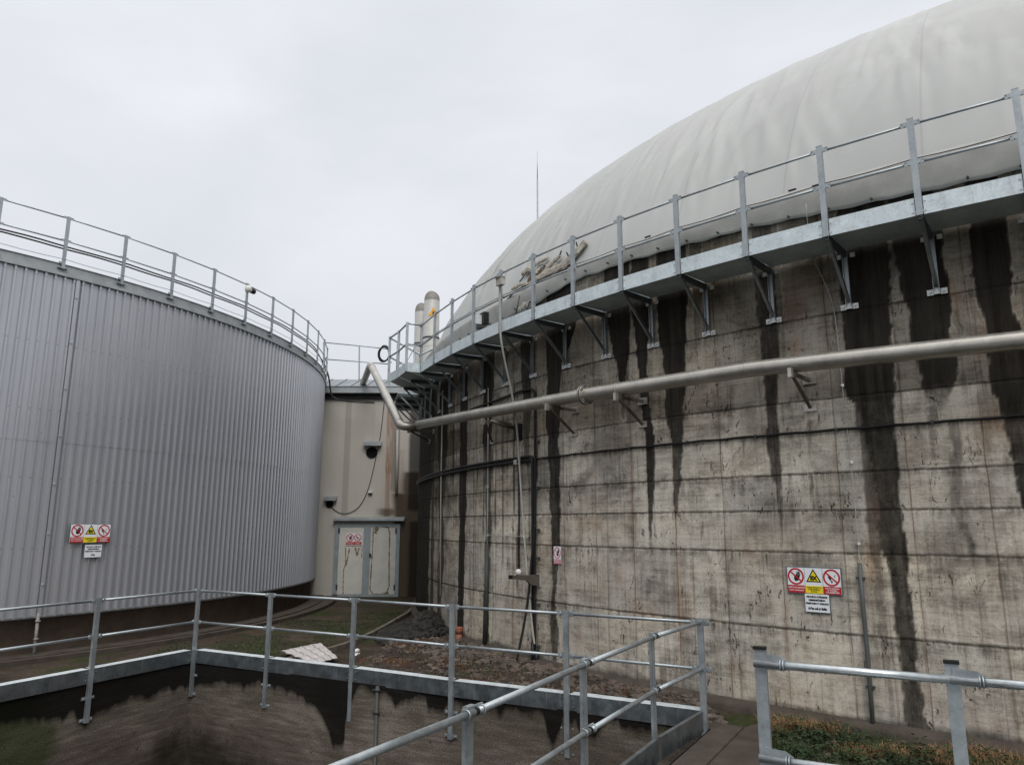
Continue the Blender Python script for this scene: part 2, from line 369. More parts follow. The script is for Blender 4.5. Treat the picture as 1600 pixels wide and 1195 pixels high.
# ------------------------------------------------------------------ mesh building
class MB:
    def __init__(s): s.v = []; s.f = []; s.sm = []; s.cuts = []
    def cut(s):
        s.cuts.append((len(s.v), len(s.f))); return s
    def pieces(s):
        if not s.cuts: return [s]
        ed = sorted(set([(0, 0)]+s.cuts+[(len(s.v), len(s.f))])); out = []
        for (v0, f0), (v1, f1) in zip(ed[:-1], ed[1:]):
            m = MB(); m.v = s.v[v0:v1]; m.f = [tuple(i-v0 for i in f) for f in s.f[f0:f1]]; m.sm = s.sm[f0:f1]
            if m.f: out.append(m)
        return out
    def add(s, vs, fs, smooth=False):
        o = len(s.v); s.v += [tuple(p) for p in vs]; s.f += [tuple(i+o for i in f) for f in fs]
        s.sm += [smooth]*len(fs) if isinstance(smooth, bool) else list(smooth)
        return s
    def obox(s, c, X, Y, Z):
        c = Vector(c); vs = [c + X*a + Y*b + Z*d for a in (-1, 1) for b in (-1, 1) for d in (-1, 1)]
        return s.add(vs, [(0, 1, 3, 2), (4, 6, 7, 5), (0, 4, 5, 1), (2, 3, 7, 6), (0, 2, 6, 4), (1, 5, 7, 3)])
    def box(s, c, size, rz=0):
        X = Vector((math.cos(rz), math.sin(rz), 0)); Y = Vector((-math.sin(rz), math.cos(rz), 0))
        return s.obox(c, X*size[0]/2, Y*size[1]/2, Vector((0, 0, size[2]/2)))
    def bar(s, p0, p1, w, h, up=(0, 0, 1)):
        p0 = Vector(p0); p1 = Vector(p1); d = p1-p0; L = d.length; d /= L; up = Vector(up)
        X = d.cross(up)
        if X.length < 1e-4: X = d.cross(Vector((1, 0, 0)))
        X.normalize(); Z = X.cross(d)
        return s.obox((p0+p1)/2, X*w/2, d*L/2, Z*h/2)
    def tube(s, pts, r, n=10, caps=True, rs=None):
        pts = [Vector(p) for p in pts]; N = len(pts); rings = []
        prev = None
        for i, p in enumerate(pts):
            d = (pts[min(i+1, N-1)]-pts[max(i-1, 0)]).normalized()
            if prev is None:
                a = Vector((0, 0, 1)) if abs(d.z) < .9 else Vector((1, 0, 0)); X = d.cross(a).normalized()
            else: X = (prev - d*prev.dot(d)).normalized()
            prev = X; Y = d.cross(X); rr = rs[i] if rs else r
            if 0 < i < N-1:
                cs = (pts[i+1]-p).normalized().dot((p-pts[i-1]).normalized()); k = 1/max(.5, math.sqrt((1+cs)/2))
            else: k = 1
            rings.append([p + (X*math.cos(2*PI*j/n) + Y*math.sin(2*PI*j/n))*rr*(1+(k-1)*.5) for j in range(n)])
        vs = [q for g_ in rings for q in g_]
        fs = [(i*n+j, i*n+(j+1) % n, (i+1)*n+(j+1) % n, (i+1)*n+j) for i in range(N-1) for j in range(n)]
        sm = [True]*len(fs)
        if caps: fs += [tuple(range(n-1, -1, -1)), tuple((N-1)*n+j for j in range(n))]; sm += [False, False]
        return s.add(vs, fs, sm)
    def prism(s, poly, ex):     # poly: list of Vector, ex: extrusion vector
        n = len(poly); ex = Vector(ex); vs = [Vector(p) for p in poly] + [Vector(p)+ex for p in poly]
        fs = [tuple(range(n)), tuple(range(2*n-1, n-1, -1))] + [(i, i+n, (i+1) % n + n, (i+1) % n) for i in range(n)]
        return s.add(vs, fs)
    def lathe(s, c, prof, n=24, a0=0, a1=2*PI, smooth=True):
        full = abs(a1-a0-2*PI) < 1e-6; m = n if full else n+1; vs = []
        for i in range(m):
            a = a0+(a1-a0)*i/n
            vs += [(c[0]+r*math.cos(a), c[1]+r*math.sin(a), z) for r, z in prof]
        k = len(prof)
        fs = [(i*k+j, ((i+1) % m)*k+j, ((i+1) % m)*k+j+1, i*k+j+1) for i in range(n) for j in range(k-1)]
        return s.add(vs, fs, smooth)
    def mesh(s, name):
        me = bpy.data.meshes.new(name); me.from_pydata(s.v, [], s.f); me.update()
        me.polygons.foreach_set('use_smooth', s.sm); return me

WM = {}
def props(o, label=None, cat=None, group=None, kind=None):
    if label: o['label'] = label
    if cat: o['category'] = cat
    if group: o['group'] = group
    if kind: o['kind'] = kind
    return o
def thing(name, loc, label, cat, group=None, rz=0):
    o = bpy.data.objects.new(name, None); COL.objects.link(o)
    o.empty_display_size = .2
    o.location = loc; o.rotation_euler = (0, 0, rz)
    WM[o.name] = Matrix.Translation(Vector(loc)) @ Matrix.Rotation(rz, 4, 'Z')
    return props(o, label, cat, group)
def link(name, me, mat, parent=None, world=True, label=None):
    o = bpy.data.objects.new(name, me); COL.objects.link(o)
    if mat and not me.materials: me.materials.append(mat)
    if parent:
        o.parent = parent
        W = WM[parent.name]
        if world: me.transform(W.inverted())
        WM[o.name] = W.copy()
    else: WM[o.name] = Matrix.Identity(4)
    if label: o['label'] = label
    return o
def obj(name, mb, mat, parent=None, world=True, label=None):
    os_ = [link(name, m.mesh(name), mat, parent, world, label) for m in mb.pieces()]
    return os_[0]
def top(name, mb, mat, label, cat, group=None, kind=None):
    """single-mesh thing with its origin at its own place"""
    me = mb.mesh(name); v = Vector(mb.v[0])
    xs = list(zip(*mb.v)); c = Vector(((min(xs[0])+max(xs[0]))/2, (min(xs[1])+max(xs[1]))/2, min(xs[2])))
    me.transform(Matrix.Translation(-c)); o = link(name, me, mat); o.location = c
    return props(o, label, cat, group, kind)
def structure(name, mb, mat):
    o = link(name, mb.mesh(name), mat); o['kind'] = 'structure'; return o
def dup(o, parent=None, first=True):
    c = o.copy(); COL.objects.link(c); c.parent = parent; WM[c.name] = WM[o.name].copy()
    for ch in [x for x in bpy.data.objects if x.parent == o and x != c]:
        dup(ch, c)
    return c
def grid_obj(name, P, uv, mat, attrs=None, parent=None, smooth=True):
    n, m = P.shape[:2]; me = bpy.data.meshes.new(name)
    me.vertices.add(n*m); me.vertices.foreach_set('co', P.reshape(-1).astype(np.float32))
    i = np.arange(n-1)[:, None]*m + np.arange(m-1)[None]
    q = np.stack([i, i+m, i+m+1, i+1], -1).reshape(-1, 4)
    nf = len(q); me.loops.add(nf*4); me.loops.foreach_set('vertex_index', q.reshape(-1).astype(np.int32))
    me.polygons.add(nf); me.polygons.foreach_set('loop_start', (np.arange(nf)*4).astype(np.int32))
    try: me.polygons.foreach_set('loop_total', np.full(nf, 4, np.int32))
    except Exception: pass
    me.polygons.foreach_set('use_smooth', np.full(nf, smooth))
    ul = me.uv_layers.new(name='UVMap'); ul.data.foreach_set('uv', uv.reshape(-1, 2)[q.reshape(-1)].reshape(-1).astype(np.float32))
    if attrs is not None:
        a = me.color_attributes.new('stain', 'FLOAT_COLOR', 'POINT')
        c = np.concatenate([attrs.reshape(-1, 3), np.ones((n*m, 1))], 1); a.data.foreach_set('color', c.reshape(-1).astype(np.float32))
    me.update(calc_edges=True); me.validate()
    return link(name, me, mat, parent)

_T = {}
def tab(*k):
    if k not in _T: _T[k] = np.random.default_rng(k[0]).random(k[1] if len(k) == 2 else (k[1], k[2]))
    return _T[k]
def vnoise(x, seed=0, octs=4):
    """1-D value noise on an array"""
    out = np.zeros_like(x, float); amp = 1.; tot = 0
    for o in range(octs):
        r = tab(seed*17+o, 4096); xx = x*(2**o)+100; i = np.floor(xx).astype(int); f = xx-i; f = f*f*(3-2*f)
        out += amp*(r[i % 4096]*(1-f) + r[(i+1) % 4096]*f); tot += amp; amp *= .5
    return out/tot-.5
def vnoise2(x, y, seed=0, octs=3):
    out = np.zeros_like(x, float); amp = 1.; tot = 0
    for o in range(octs):
        r = tab(seed*31+o, 512, 512); xx = x*(2**o)+50; yy = y*(2**o)+50
        i = np.floor(xx).astype(int); j = np.floor(yy).astype(int); f = xx-i; h = yy-j; f = f*f*(3-2*f); h = h*h*(3-2*h)
        i0, i1, j0, j1 = i % 512, (i+1) % 512, j % 512, (j+1) % 512
        out += amp*((r[i0, j0]*(1-f)+r[i1, j0]*f)*(1-h) + (r[i0, j1]*(1-f)+r[i1, j1]*f)*h); tot += amp; amp *= .5
    return out/tot-.5

# ------------------------------------------------------------------ right tank: wall
D = math.degrees
def streaks():
    L = []
    def S(*r): L.append(r)
    S((440,1026,1073,1),(500,1029,1073,1),(549,1033,1073,1),(590,1036,1071,1),(650,1040,1070,.9),(690,1049,1066,.85),(740,1052,1063,.8),(800,1055,1060,.7),(850,1056,1059,.4))
    S((440,1180,1210,.6),(500,1186,1215,.75),(560,1192,1218,.85),(620,1195,1215,.9),(660,1199,1214,.75),(690,1197,1218,.8),(740,1205,1222,.75),(760,1214,1222,.6),(820,1219,1224,.5),(850,1220,1223,.3))
    S((435,1314,1392,1),(500,1315,1396,1),(540,1316,1398,1),(600,1320,1400,1),(619,1326,1399,1),(627,1338,1398,.9),(680,1352,1402,.85),(740,1364,1407,.85),(800,1373,1410,.85),(860,1380,1420,.85),(940,1397,1425,.82),(1000,1400,1430,.82),(1067,1408,1434,.8),(1114,1410,1438,.78),(1140,1412,1450,.75),(1165,1405,1470,.7))
    S((625,1336,1372,.75),(740,1348,1374,.55),(800,1352,1375,.65),(850,1358,1376,.5),(905,1366,1380,.32),(1000,1375,1388,.35),(1067,1383,1393,.35),(1125,1388,1403,.3))
    S((420,1400,1476,1),(450,1406,1478,1),(480,1418,1485,1),(524,1424,1487,1),(565,1431,1495,1),(597,1437,1493,1),(612,1442,1488,.5),(640,1450,1480,.2))
    S((400,1390,1410,.5),(440,1393,1400,.3))
    S((420,1520,1580,1),(480,1533,1584,1),(515,1537,1600,1),(560,1545,1606,1),(600,1548,1606,1),(640,1562,1602,.95),(660,1567,1603,.8),(705,1577,1604,.85),(745,1586,1612,.9),(800,1598,1622,.9),(900,1612,1640,.9))
    S((485,946,985,1),(550,958,983,1),(580,965,978,.95),(620,970,978,.8),(650,972,977,.4))
    S((475,988,1015,1),(550,994,1012,1),(580,998,1012,1),(610,1000,1014,1),(650,1005,1017,1),(690,1008,1022,.95),(740,1010,1023,.9),(800,1012,1019,.8),(850,1015,1018,.6))
    S((505,853,900,1),(545,853,893,.9),(570,853,878,.95),(610,854,876,1),(660,853,876,1),(690,857,871,.9),(715,857,875,.85),(760,859,874,.85),(830,861,874,.85),(870,861,873,.8),(940,863,869,.78),(980,860,872,.75),(1030,862,870,.7))
    S((520,812,832,.8),(620,817,830,.8),(680,818,829,.6),(740,822,828,.4))
    S((540,722,733,1),(600,721,731,1),(660,720,731,1),(720,718,730,1),(800,718,728,1),(850,717,727,1),(920,716,725,1),(1000,714,725,1))
    S((530,756,774,.9),(620,755,771,.95),(690,755,768,.9),(720,757,767,.7),(760,758,767,.6),(840,759,768,.7),(870,757,764,.6),(1000,755,763,.8))
    S((560,684,702,.9),(620,684,701,.95),(680,685,700,.95),(740,685,697,.7),(800,686,692,.6),(850,687,694,.6),(940,684,690,.7),(1000,680,690,.7))
    S((600,663,676,1),(720,664,675,1),(850,662,671,1),(1000,658,667,1))
    S((600,655,668,1),(760,655,667,1),(900,653,665,1),(1010,652,662,1))
    S((600,676,680,.7),(800,674,678,.7),(960,672,677,.7))
    S((560,700,712,.5),(640,702,710,.4),(760,704,708,.3))
    S((590,640,662,1),(760,640,660,1),(900,640,658,1),(1010,640,657,1))
    S((460,1212,1222,.3),(560,1222,1228,.3),(620,1225,1232,.2))
    S((440,1080,1100,.4),(500,1084,1096,.3),(560,1086,1092,.15))
    S((720,1482,1500,.45),(790,1485,1503,.35),(850,1512,1524,.45),(880,1515,1524,.2))
    S((640,1450,1466,.5),(680,1452,1462,.4),(730,1455,1464,.2))
    S((660,1480,1500,.35),(700,1488,1502,.55),(760,1494,1506,.3))
    S((745,1265,1271,.6),(780,1268,1272,.4),(810,1270,1273,.3))
    S((690,1123,1127,.6),(706,1124,1127,.3)); S((690,1160,1165,.6),(710,1161,1165,.3))
    S((660,1262,1268,.5),(700,1262,1266,.3),(800,1266,1268,.15))
    S((800,1140,1146,.2),(870,1142,1146,.15)); S((820,1095,1101,.5),(845,1094,1097,.3))
    S((960,1120,1126,.2),(1050,1122,1126,.15))
    return L
zt, zb = 4.50, GZ-.6
dense_a = np.arange(math.radians(-184), math.radians(-114), .030/RR)
rest = np.arange(math.radians(-114), math.radians(176), math.radians(1.5))
al = np.concatenate([dense_a, rest, [math.radians(176)]])
zz = np.arange(zb, zt+.001, .035)
Aa, Zz = np.meshgrid(al, zz, indexing='ij')
Uu = (Aa + math.radians(134.43))*RR + 40*.819      # joint phase: lines at fract = .5
att = np.zeros(Aa.shape+(3,))
for k, S in enumerate(streaks()):
    pts = []
    for (y, xl, xr, st) in S:
        a = on_cyl(xl, y); b = on_cyl(xr, y)
        pts.append(((a.z+b.z)/2, ang(a)*1. if ang(a) < 0 else ang(a)-2*PI, ang(b) if ang(b) < 0 else ang(b)-2*PI, st))
    pts.sort(); z_, l_, r_, s_t = map(np.array, zip(*pts))
    wd = np.maximum((r_-l_).mean(), .002)
    nl = vnoise(zz*2.2, k*2+1)*wd*.35; nr = vnoise(zz*2.2, k*2+2)*wd*.35
    nl = nl+vnoise(zz*11, k*2+301)*.05/RR; nr = nr+vnoise(zz*11, k*2+302)*.05/RR
    lo = np.interp(zz, z_, l_)+nl; hi = np.interp(zz, z_, r_)+nr; stz = np.interp(zz, z_, s_t)
    e = .020/RR
    stz = stz*np.clip((zz-z_[0]+.12)/.12, 0, 1)
    if z_[-1] < 2.2: stz = stz*np.clip((z_[-1]+.1-zz)/.1, 0, 1)
    mask = np.clip((Aa-lo[None]+e/2)/e, 0, 1)*np.clip((hi[None]-Aa+e/2)/e, 0, 1)*stz[None]
    att[..., 0] = np.maximum(att[..., 0], mask)
# random thin runs towards the far left
for k in range(70):
    a = math.radians(-146 - 18*rng.random()**.8); w = (.01+.05*rng.random())/RR; z0 = rng.uniform(-2.4, 1.5); z1 = z0+rng.uniform(.5, 3.5); st = rng.uniform(.2, .75)
    c = a+vnoise(zz, 200+k)*.03/RR
    att[..., 0] = np.maximum(att[..., 0], np.clip(1.3-np.abs(Aa-c[None])/w, 0, 1)*st*np.clip((zz-z0)/.3, 0, 1)*np.clip((z1-zz)/.3, 0, 1)*1.0)
# drips and blots below the joints
for k in range(150):
    a = math.radians(rng.uniform(-146, -122)); h = [1.24, .69, .21, -.33, -1.31, -.33][rng.integers(6)]; w = rng.uniform(.008, .03)/RR; ln = rng.uniform(.06, .34); st = rng.uniform(.25, .7)
    c = a+vnoise(zz*3, 400+k)*.05/RR
    att[..., 0] = np.maximum(att[..., 0], np.clip(1.3-np.abs(Aa-c[None])/w, 0, 1)*st*np.clip((zz-(h-ln))/ln, 0, 1)*(zz < h))
# dark grime under the top (B = dark upper pours)
U1 = Aa*RR
top1 = np.clip((Zz-(1.66+.10*vnoise2(U1*1.5, Zz*0, 5)))/.04, 0, 1)
band = np.clip((2.25+.35*vnoise2(U1*.8, Zz*1.2, 6)-Zz)/.12, 0, 1)*(.75+.6*vnoise2(U1*.6, Zz*.5, 8))
up = .50+1.0*vnoise2(U1*1.1, Zz*.8, 9)+.35*np.clip((Zz-2.8)/1.2, 0, 1)+.25*vnoise2(U1*.8, Zz*7, 10)
att[..., 1] = np.clip(top1*np.maximum(band*.95, up), 0, .95)
mid = np.clip((Zz-(-.2))/1.8, 0, 1)*.10 + np.clip(vnoise2(U1*1.3, Zz*1.4, 11)*2.2-.15, 0, .5)*(Zz > -.4)
att[..., 1] = np.maximum(att[..., 1], np.clip(mid, 0, 1))
far = np.clip((math.radians(-152)-Aa)/math.radians(9), 0, 1)*1.6
att[..., 1] = np.clip(att[..., 1]+far*.35, 0, 1)
# damp foot of the wall
foot = np.clip((GZ+.22+.22*vnoise2(U1*1.2, Zz*0, 12)-Zz)/.10, 0, 1)
att[..., 0] = np.maximum(att[..., 0], foot*.62)
lines = np.zeros_like(Zz)
# rust blots (G->B channel)
for (x, y, rx, rz_, st) in [(1060,455,.25,.3,.25),(1240,470,.3,.4,.2),(1368,805,.10,.35,.55),(1363,880,.12,.3,.4),(1560,520,.2,.3,.4),(1572,668,.3,.2,.4),(925,820,.35,.12,.35),(965,900,.1,.15,.4),(1062,930,.06,.6,.5),(1078,960,.05,.5,.4),(1482,455,.12,.3,.3),(1245,560,.08,.4,.25),(1010,960,.3,.2,.25),(905,1000,.2,.2,.2),(1400,1080,.6,.25,.18),(1250,1090,.6,.2,.15),(1550,1130,.5,.2,.2),(850,850,.3,.4,.2),(1180,860,.3,.3,.18)]:
    p = on_cyl(x, y); a = ang(p)
    dd = ((Aa-a)*RR/rx)**2+((Zz-p.z)/rz_)**2
    att[..., 2] = np.maximum(att[..., 2], st*np.exp(-dd)*(1+vnoise2(U1*6, Zz*3, 13)*1.4))
att = np.clip(att, 0, 1)
dig = thing('gas_storage_tank', (RC[0], RC[1], GZ), 'huge round concrete biogas tank with black water stains under a pale inflated membrane dome', 'storage tank')
P = np.stack([RC[0]+RR*np.cos(Aa), RC[1]+RR*np.sin(Aa), Zz], -1)
grid_obj('concrete_wall', P, np.stack([Uu, Zz], -1), M['tank_concrete'], att, dig)
footing = MB().lathe(RC, [(RR+.16, GZ-.5), (RR+.16, GZ+.05), (RR+.13, GZ+.10), (RR-.02, GZ+.14)], 220)
obj('footing', footing, M['kerb_ring'], dig)
# dome
def prof(s):   # s 0..1 -> radius, z
    z0, Hd, a, b_ = 3.6966, 7.84098, 1.49331, 4.34378
    rmin = (4.64-z0)/Hd
    h = rmin+(1-rmin)*s
    return RR*np.maximum(1-h**a, 0)**(1/b_), z0+Hd*h
ss = 1-(1-np.linspace(0, 1, 80))**1.9
ta = np.concatenate([np.linspace(math.radians(-190), math.radians(-80), 1150), np.linspace(math.radians(-80), math.radians(170), 240)[1:]])
T, S_ = np.meshgrid(ta, ss, indexing='ij')
rad, zd_ = prof(S_)
um = T*RR
n1 = vnoise2(T*52+S_*2.5, S_*1.3, 21, 2); n2 = vnoise2(T*80+S_*2.5, S_*4, 22, 3); n3 = vnoise2(T*7, S_*4, 23, 2)
ridge = -np.abs(n1)*2.0+.35
env = np.clip(S_*5, 0, 1)*np.clip((1-S_)*3, 0, 1)
leftw = np.clip((math.radians(-146)-T)/math.radians(10), 0, 1)
topw = np.clip((S_-.06)*4, 0, 1); disp = env*(.125*ridge*np.clip(.25+n3*1.8+leftw*.9+topw*.45, 0, 1.6)+.05*n2*topw)
disp = disp*.22
fr = random.Random(77)
for q_ in range(330):
    left = q_ < 140
    th0 = math.radians(fr.uniform(-186, -148) if left else fr.uniform(-152, -100)); s0 = fr.uniform(.0, .10) if left or fr.random() < .35 else fr.uniform(.08, .30); s1 = s0+fr.uniform(.18, .55)
    wdt = fr.uniform(.05, .14)/RR; am = fr.uniform(.03, .085)*(1 if left else .75); sk = fr.uniform(-.10, .10)
    i0, i1 = np.searchsorted(ta, th0-.2), np.searchsorted(ta, th0+.2)
    Ts, Ss = T[i0:i1], S_[i0:i1]; cc = th0+sk*(Ss-s0)+.006*np.sin(Ss*14+q_)
    ev = np.clip((Ss-s0)/.10, 0, 1)*np.clip((s1-Ss)/.15, 0, 1); x_ = (Ts-cc)/wdt
    disp[i0:i1] += .27*am*ev*(np.exp(-x_**2)-.6*np.exp(-(x_-1.5)**2))
disp = disp+.03*vnoise(T.reshape(-1)*26, 24).reshape(T.shape)*np.clip(1-S_*4, 0, 1)
# concave pull just above the rim
rad2 = np.maximum(rad+disp+.06, 0); z2 = zd_+disp*.5
rad2[:, -1] = 0
P = np.stack([RC[0]+rad2*np.cos(T), RC[1]+rad2*np.sin(T), z2], -1)
grid_obj('membrane_dome', P, np.stack([(T+PI)/(2*PI), S_], -1), M['membrane'], None, dig)
# skirt / hem with scalloped lower edge, bolted to the wall
HEM = [(-190,4.3),(-160,4.35),(-150,4.25),(-148.8,4.326),(-147.4,4.30),(-146,4.364),(-143.49,4.50),(-140.15,4.476),(-137,4.409),(-133.87,4.352),(-130.54,4.264),(-127.55,4.222),(-124.98,4.216),(-118,4.25),(-100,4.3),(170,4.3)]
ha, hz = zip(*HEM)
ta2 = np.linspace(math.radians(-190), math.radians(170), 1400)
bolt_a = [math.radians(-124.72-1.47*i) for i in range(-6, 26)]
lowz = np.interp(np.degrees(ta2), ha, hz)+vnoise(ta2*60, 31)*.03
d = np.min(np.abs(ta2[:, None]-np.array(bolt_a)[None]), 1)
lowz += -.10+.055*np.clip((np.degrees(ta2)+142)/8, 0, 1)
lowz += np.where(ta2 < math.radians(-84), np.clip(d/math.radians(.73), 0, 1)*-.025, 0)
r0, zt0 = prof(np.array([0.0]))
rows = []
K = 9
for j in range(K):
    f = j/(K-1)
    zr = (zt0[0]+.03)*(1-f)+lowz*f
    rr_ = RR+.055 + .020*math.sin(f*PI)*(1+4*vnoise(ta2*70, 33)) + .03*f*np.maximum(0, vnoise(ta2*45, 34)) - .03*(f < .01)
    rows.append(np.stack([RC[0]+rr_*np.cos(ta2), RC[1]+rr_*np.sin(ta2), zr], -1))
P = np.stack(rows, 1)[:, ::-1]
o = grid_obj('membrane_skirt', P, np.stack([np.repeat(ta2[:, None], K, 1), np.repeat(np.linspace(0, 1, K)[None], len(ta2), 0)], -1), M['membrane_hem'], None, dig)
md = o.modifiers.new('thick', 'SOLIDIFY'); md.thickness = .006
mb = MB()
for a in bolt_a:
    z = float(np.interp(D(a), ha, hz))-.02
    p = polar(a, RR+.10, z); n = Vector((math.cos(a), math.sin(a), 0)); mb.cut(); mb.tube([p-n*.03, p+n*.015], .016, 8)
obj('hem_bolts', mb, M['dark_steel'], dig)

# ------------------------------------------------------------------ torn weather cover lying on the dome
def rag(pts, w, h, seed, mb):
    r = random.Random(seed); pts = [Vector(p) for p in pts]; out = []
    N = 14
    tot = sum((pts[i+1]-pts[i]).length for i in range(len(pts)-1))
    def at(t):
        d_ = t*tot
        for i in range(len(pts)-1):
            L = (pts[i+1]-pts[i]).length
            if d_ <= L: return pts[i].lerp(pts[i+1], d_/L)
            d_ -= L
        return pts[-1]
    vs = []; n = 7
    for i in range(N+1):
        p = at(i/N); k = .75+.35*r.random()
        t_ = (at(min(1, i/N+.05))-at(max(0, i/N-.05))).normalized(); nn = Vector((p.x-RC[0], p.y-RC[1], 6)).normalized(); s = t_.cross(nn).normalized(); nn = s.cross(t_); k = max(.5, k)
        for j in range(n):
            a = 2*PI*j/n; q = .8+.4*r.random()
            vs.append(p+s*math.cos(a)*w*k*q+nn*(math.sin(a)*h*k*q))
    fs = [(i*n+j, i*n+(j+1) % n, (i+1)*n+(j+1) % n, (i+1)*n+j) for i in range(N) for j in range(n)]
    fs += [tuple(range(n)), tuple(N*n+j for j in range(n))]
    mb.add(vs, fs, False)
def dome_pt(x, y, off=.05):
    q = ray(x, y); best = None
    for i in range(900):
        t = 10+i*.03; p = q*t; rr = math.hypot(p.x-RC[0], p.y-RC[1])
        h = (p.z-3.6966)/7.84098
        R_ = RR*max(1-max(h, 0)**1.49331, 0)**(1/4.34378)+.08+off
        if rr < R_: return p
    return on_cyl(x, y, RR+.2)
tear = thing('torn_weather_cover', dome_pt(860, 425), 'torn brown foam strips peeling off the foot of the pale dome behind the gantry railing', 'torn cover')
mb = MB()
for i, (path, w, h) in enumerate([([(808,462),(835,440),(856,428)], .13, .10), ([(850,430),(880,416),(893,402),(915,378)], .14, .09), ([(828,448),(862,412),(876,399)], .08, .06), ([(816,428),(828,420),(838,430)], .10, .09), ([(840,436),(866,424),(884,412)], .09, .08), ([(800,452),(814,444),(826,446)], .06, .05), ([(836,414),(846,408),(856,404)], .06, .05)]):
    mb.cut(); rag([dome_pt(*p, .06) for p in path], w*.8, h*.5, 40+i, mb)
obj('foam_strip', mb, M['foam'], tear)
mb = MB()
for i, (path, w, h) in enumerate([([(806,470),(822,462),(832,470)], .13, .10), ([(812,482),(826,474)], .12, .1), ([(838,455),(856,447),(872,434)], .07, .05), ([(902,396),(912,384)], .05, .04)]):
    mb.cut(); rag([dome_pt(*p, .08) for p in path], w*.8, h*.5, 60+i, mb)
obj('pale_flap', mb, M['foam_light'], tear)
mb = MB()
for i, (path, w, h) in enumerate([([(812,464),(838,446),(858,436)], .20, .05), ([(848,436),(876,424),(896,404)], .15, .05), ([(826,440),(850,424)], .14, .04)]):
    mb.cut(); rag([dome_pt(*p, .015) for p in path], w, h, 80+i, mb)
obj('shaded_gap_backing', mb, M['gap_backing'], tear)  # added dark backing, paints the shaded gaps between the torn strips
mb = MB()
for a_, b_ in [((790,470),(806,455)), ((806,455),(822,446)), ((812,440),(820,430)), ((818,500),(828,470)), ((806,492),(812,462)), ((826,492),(820,476)), ((875,398),(877,392)), ((888,400),(885,394)), ((902,385),(900,378))]:
    mb.cut(); mb.tube([dome_pt(*a_, .16), dome_pt(*b_, .24)], .014, 6)
obj('loose_strut', mb, M['dark_steel'], tear)

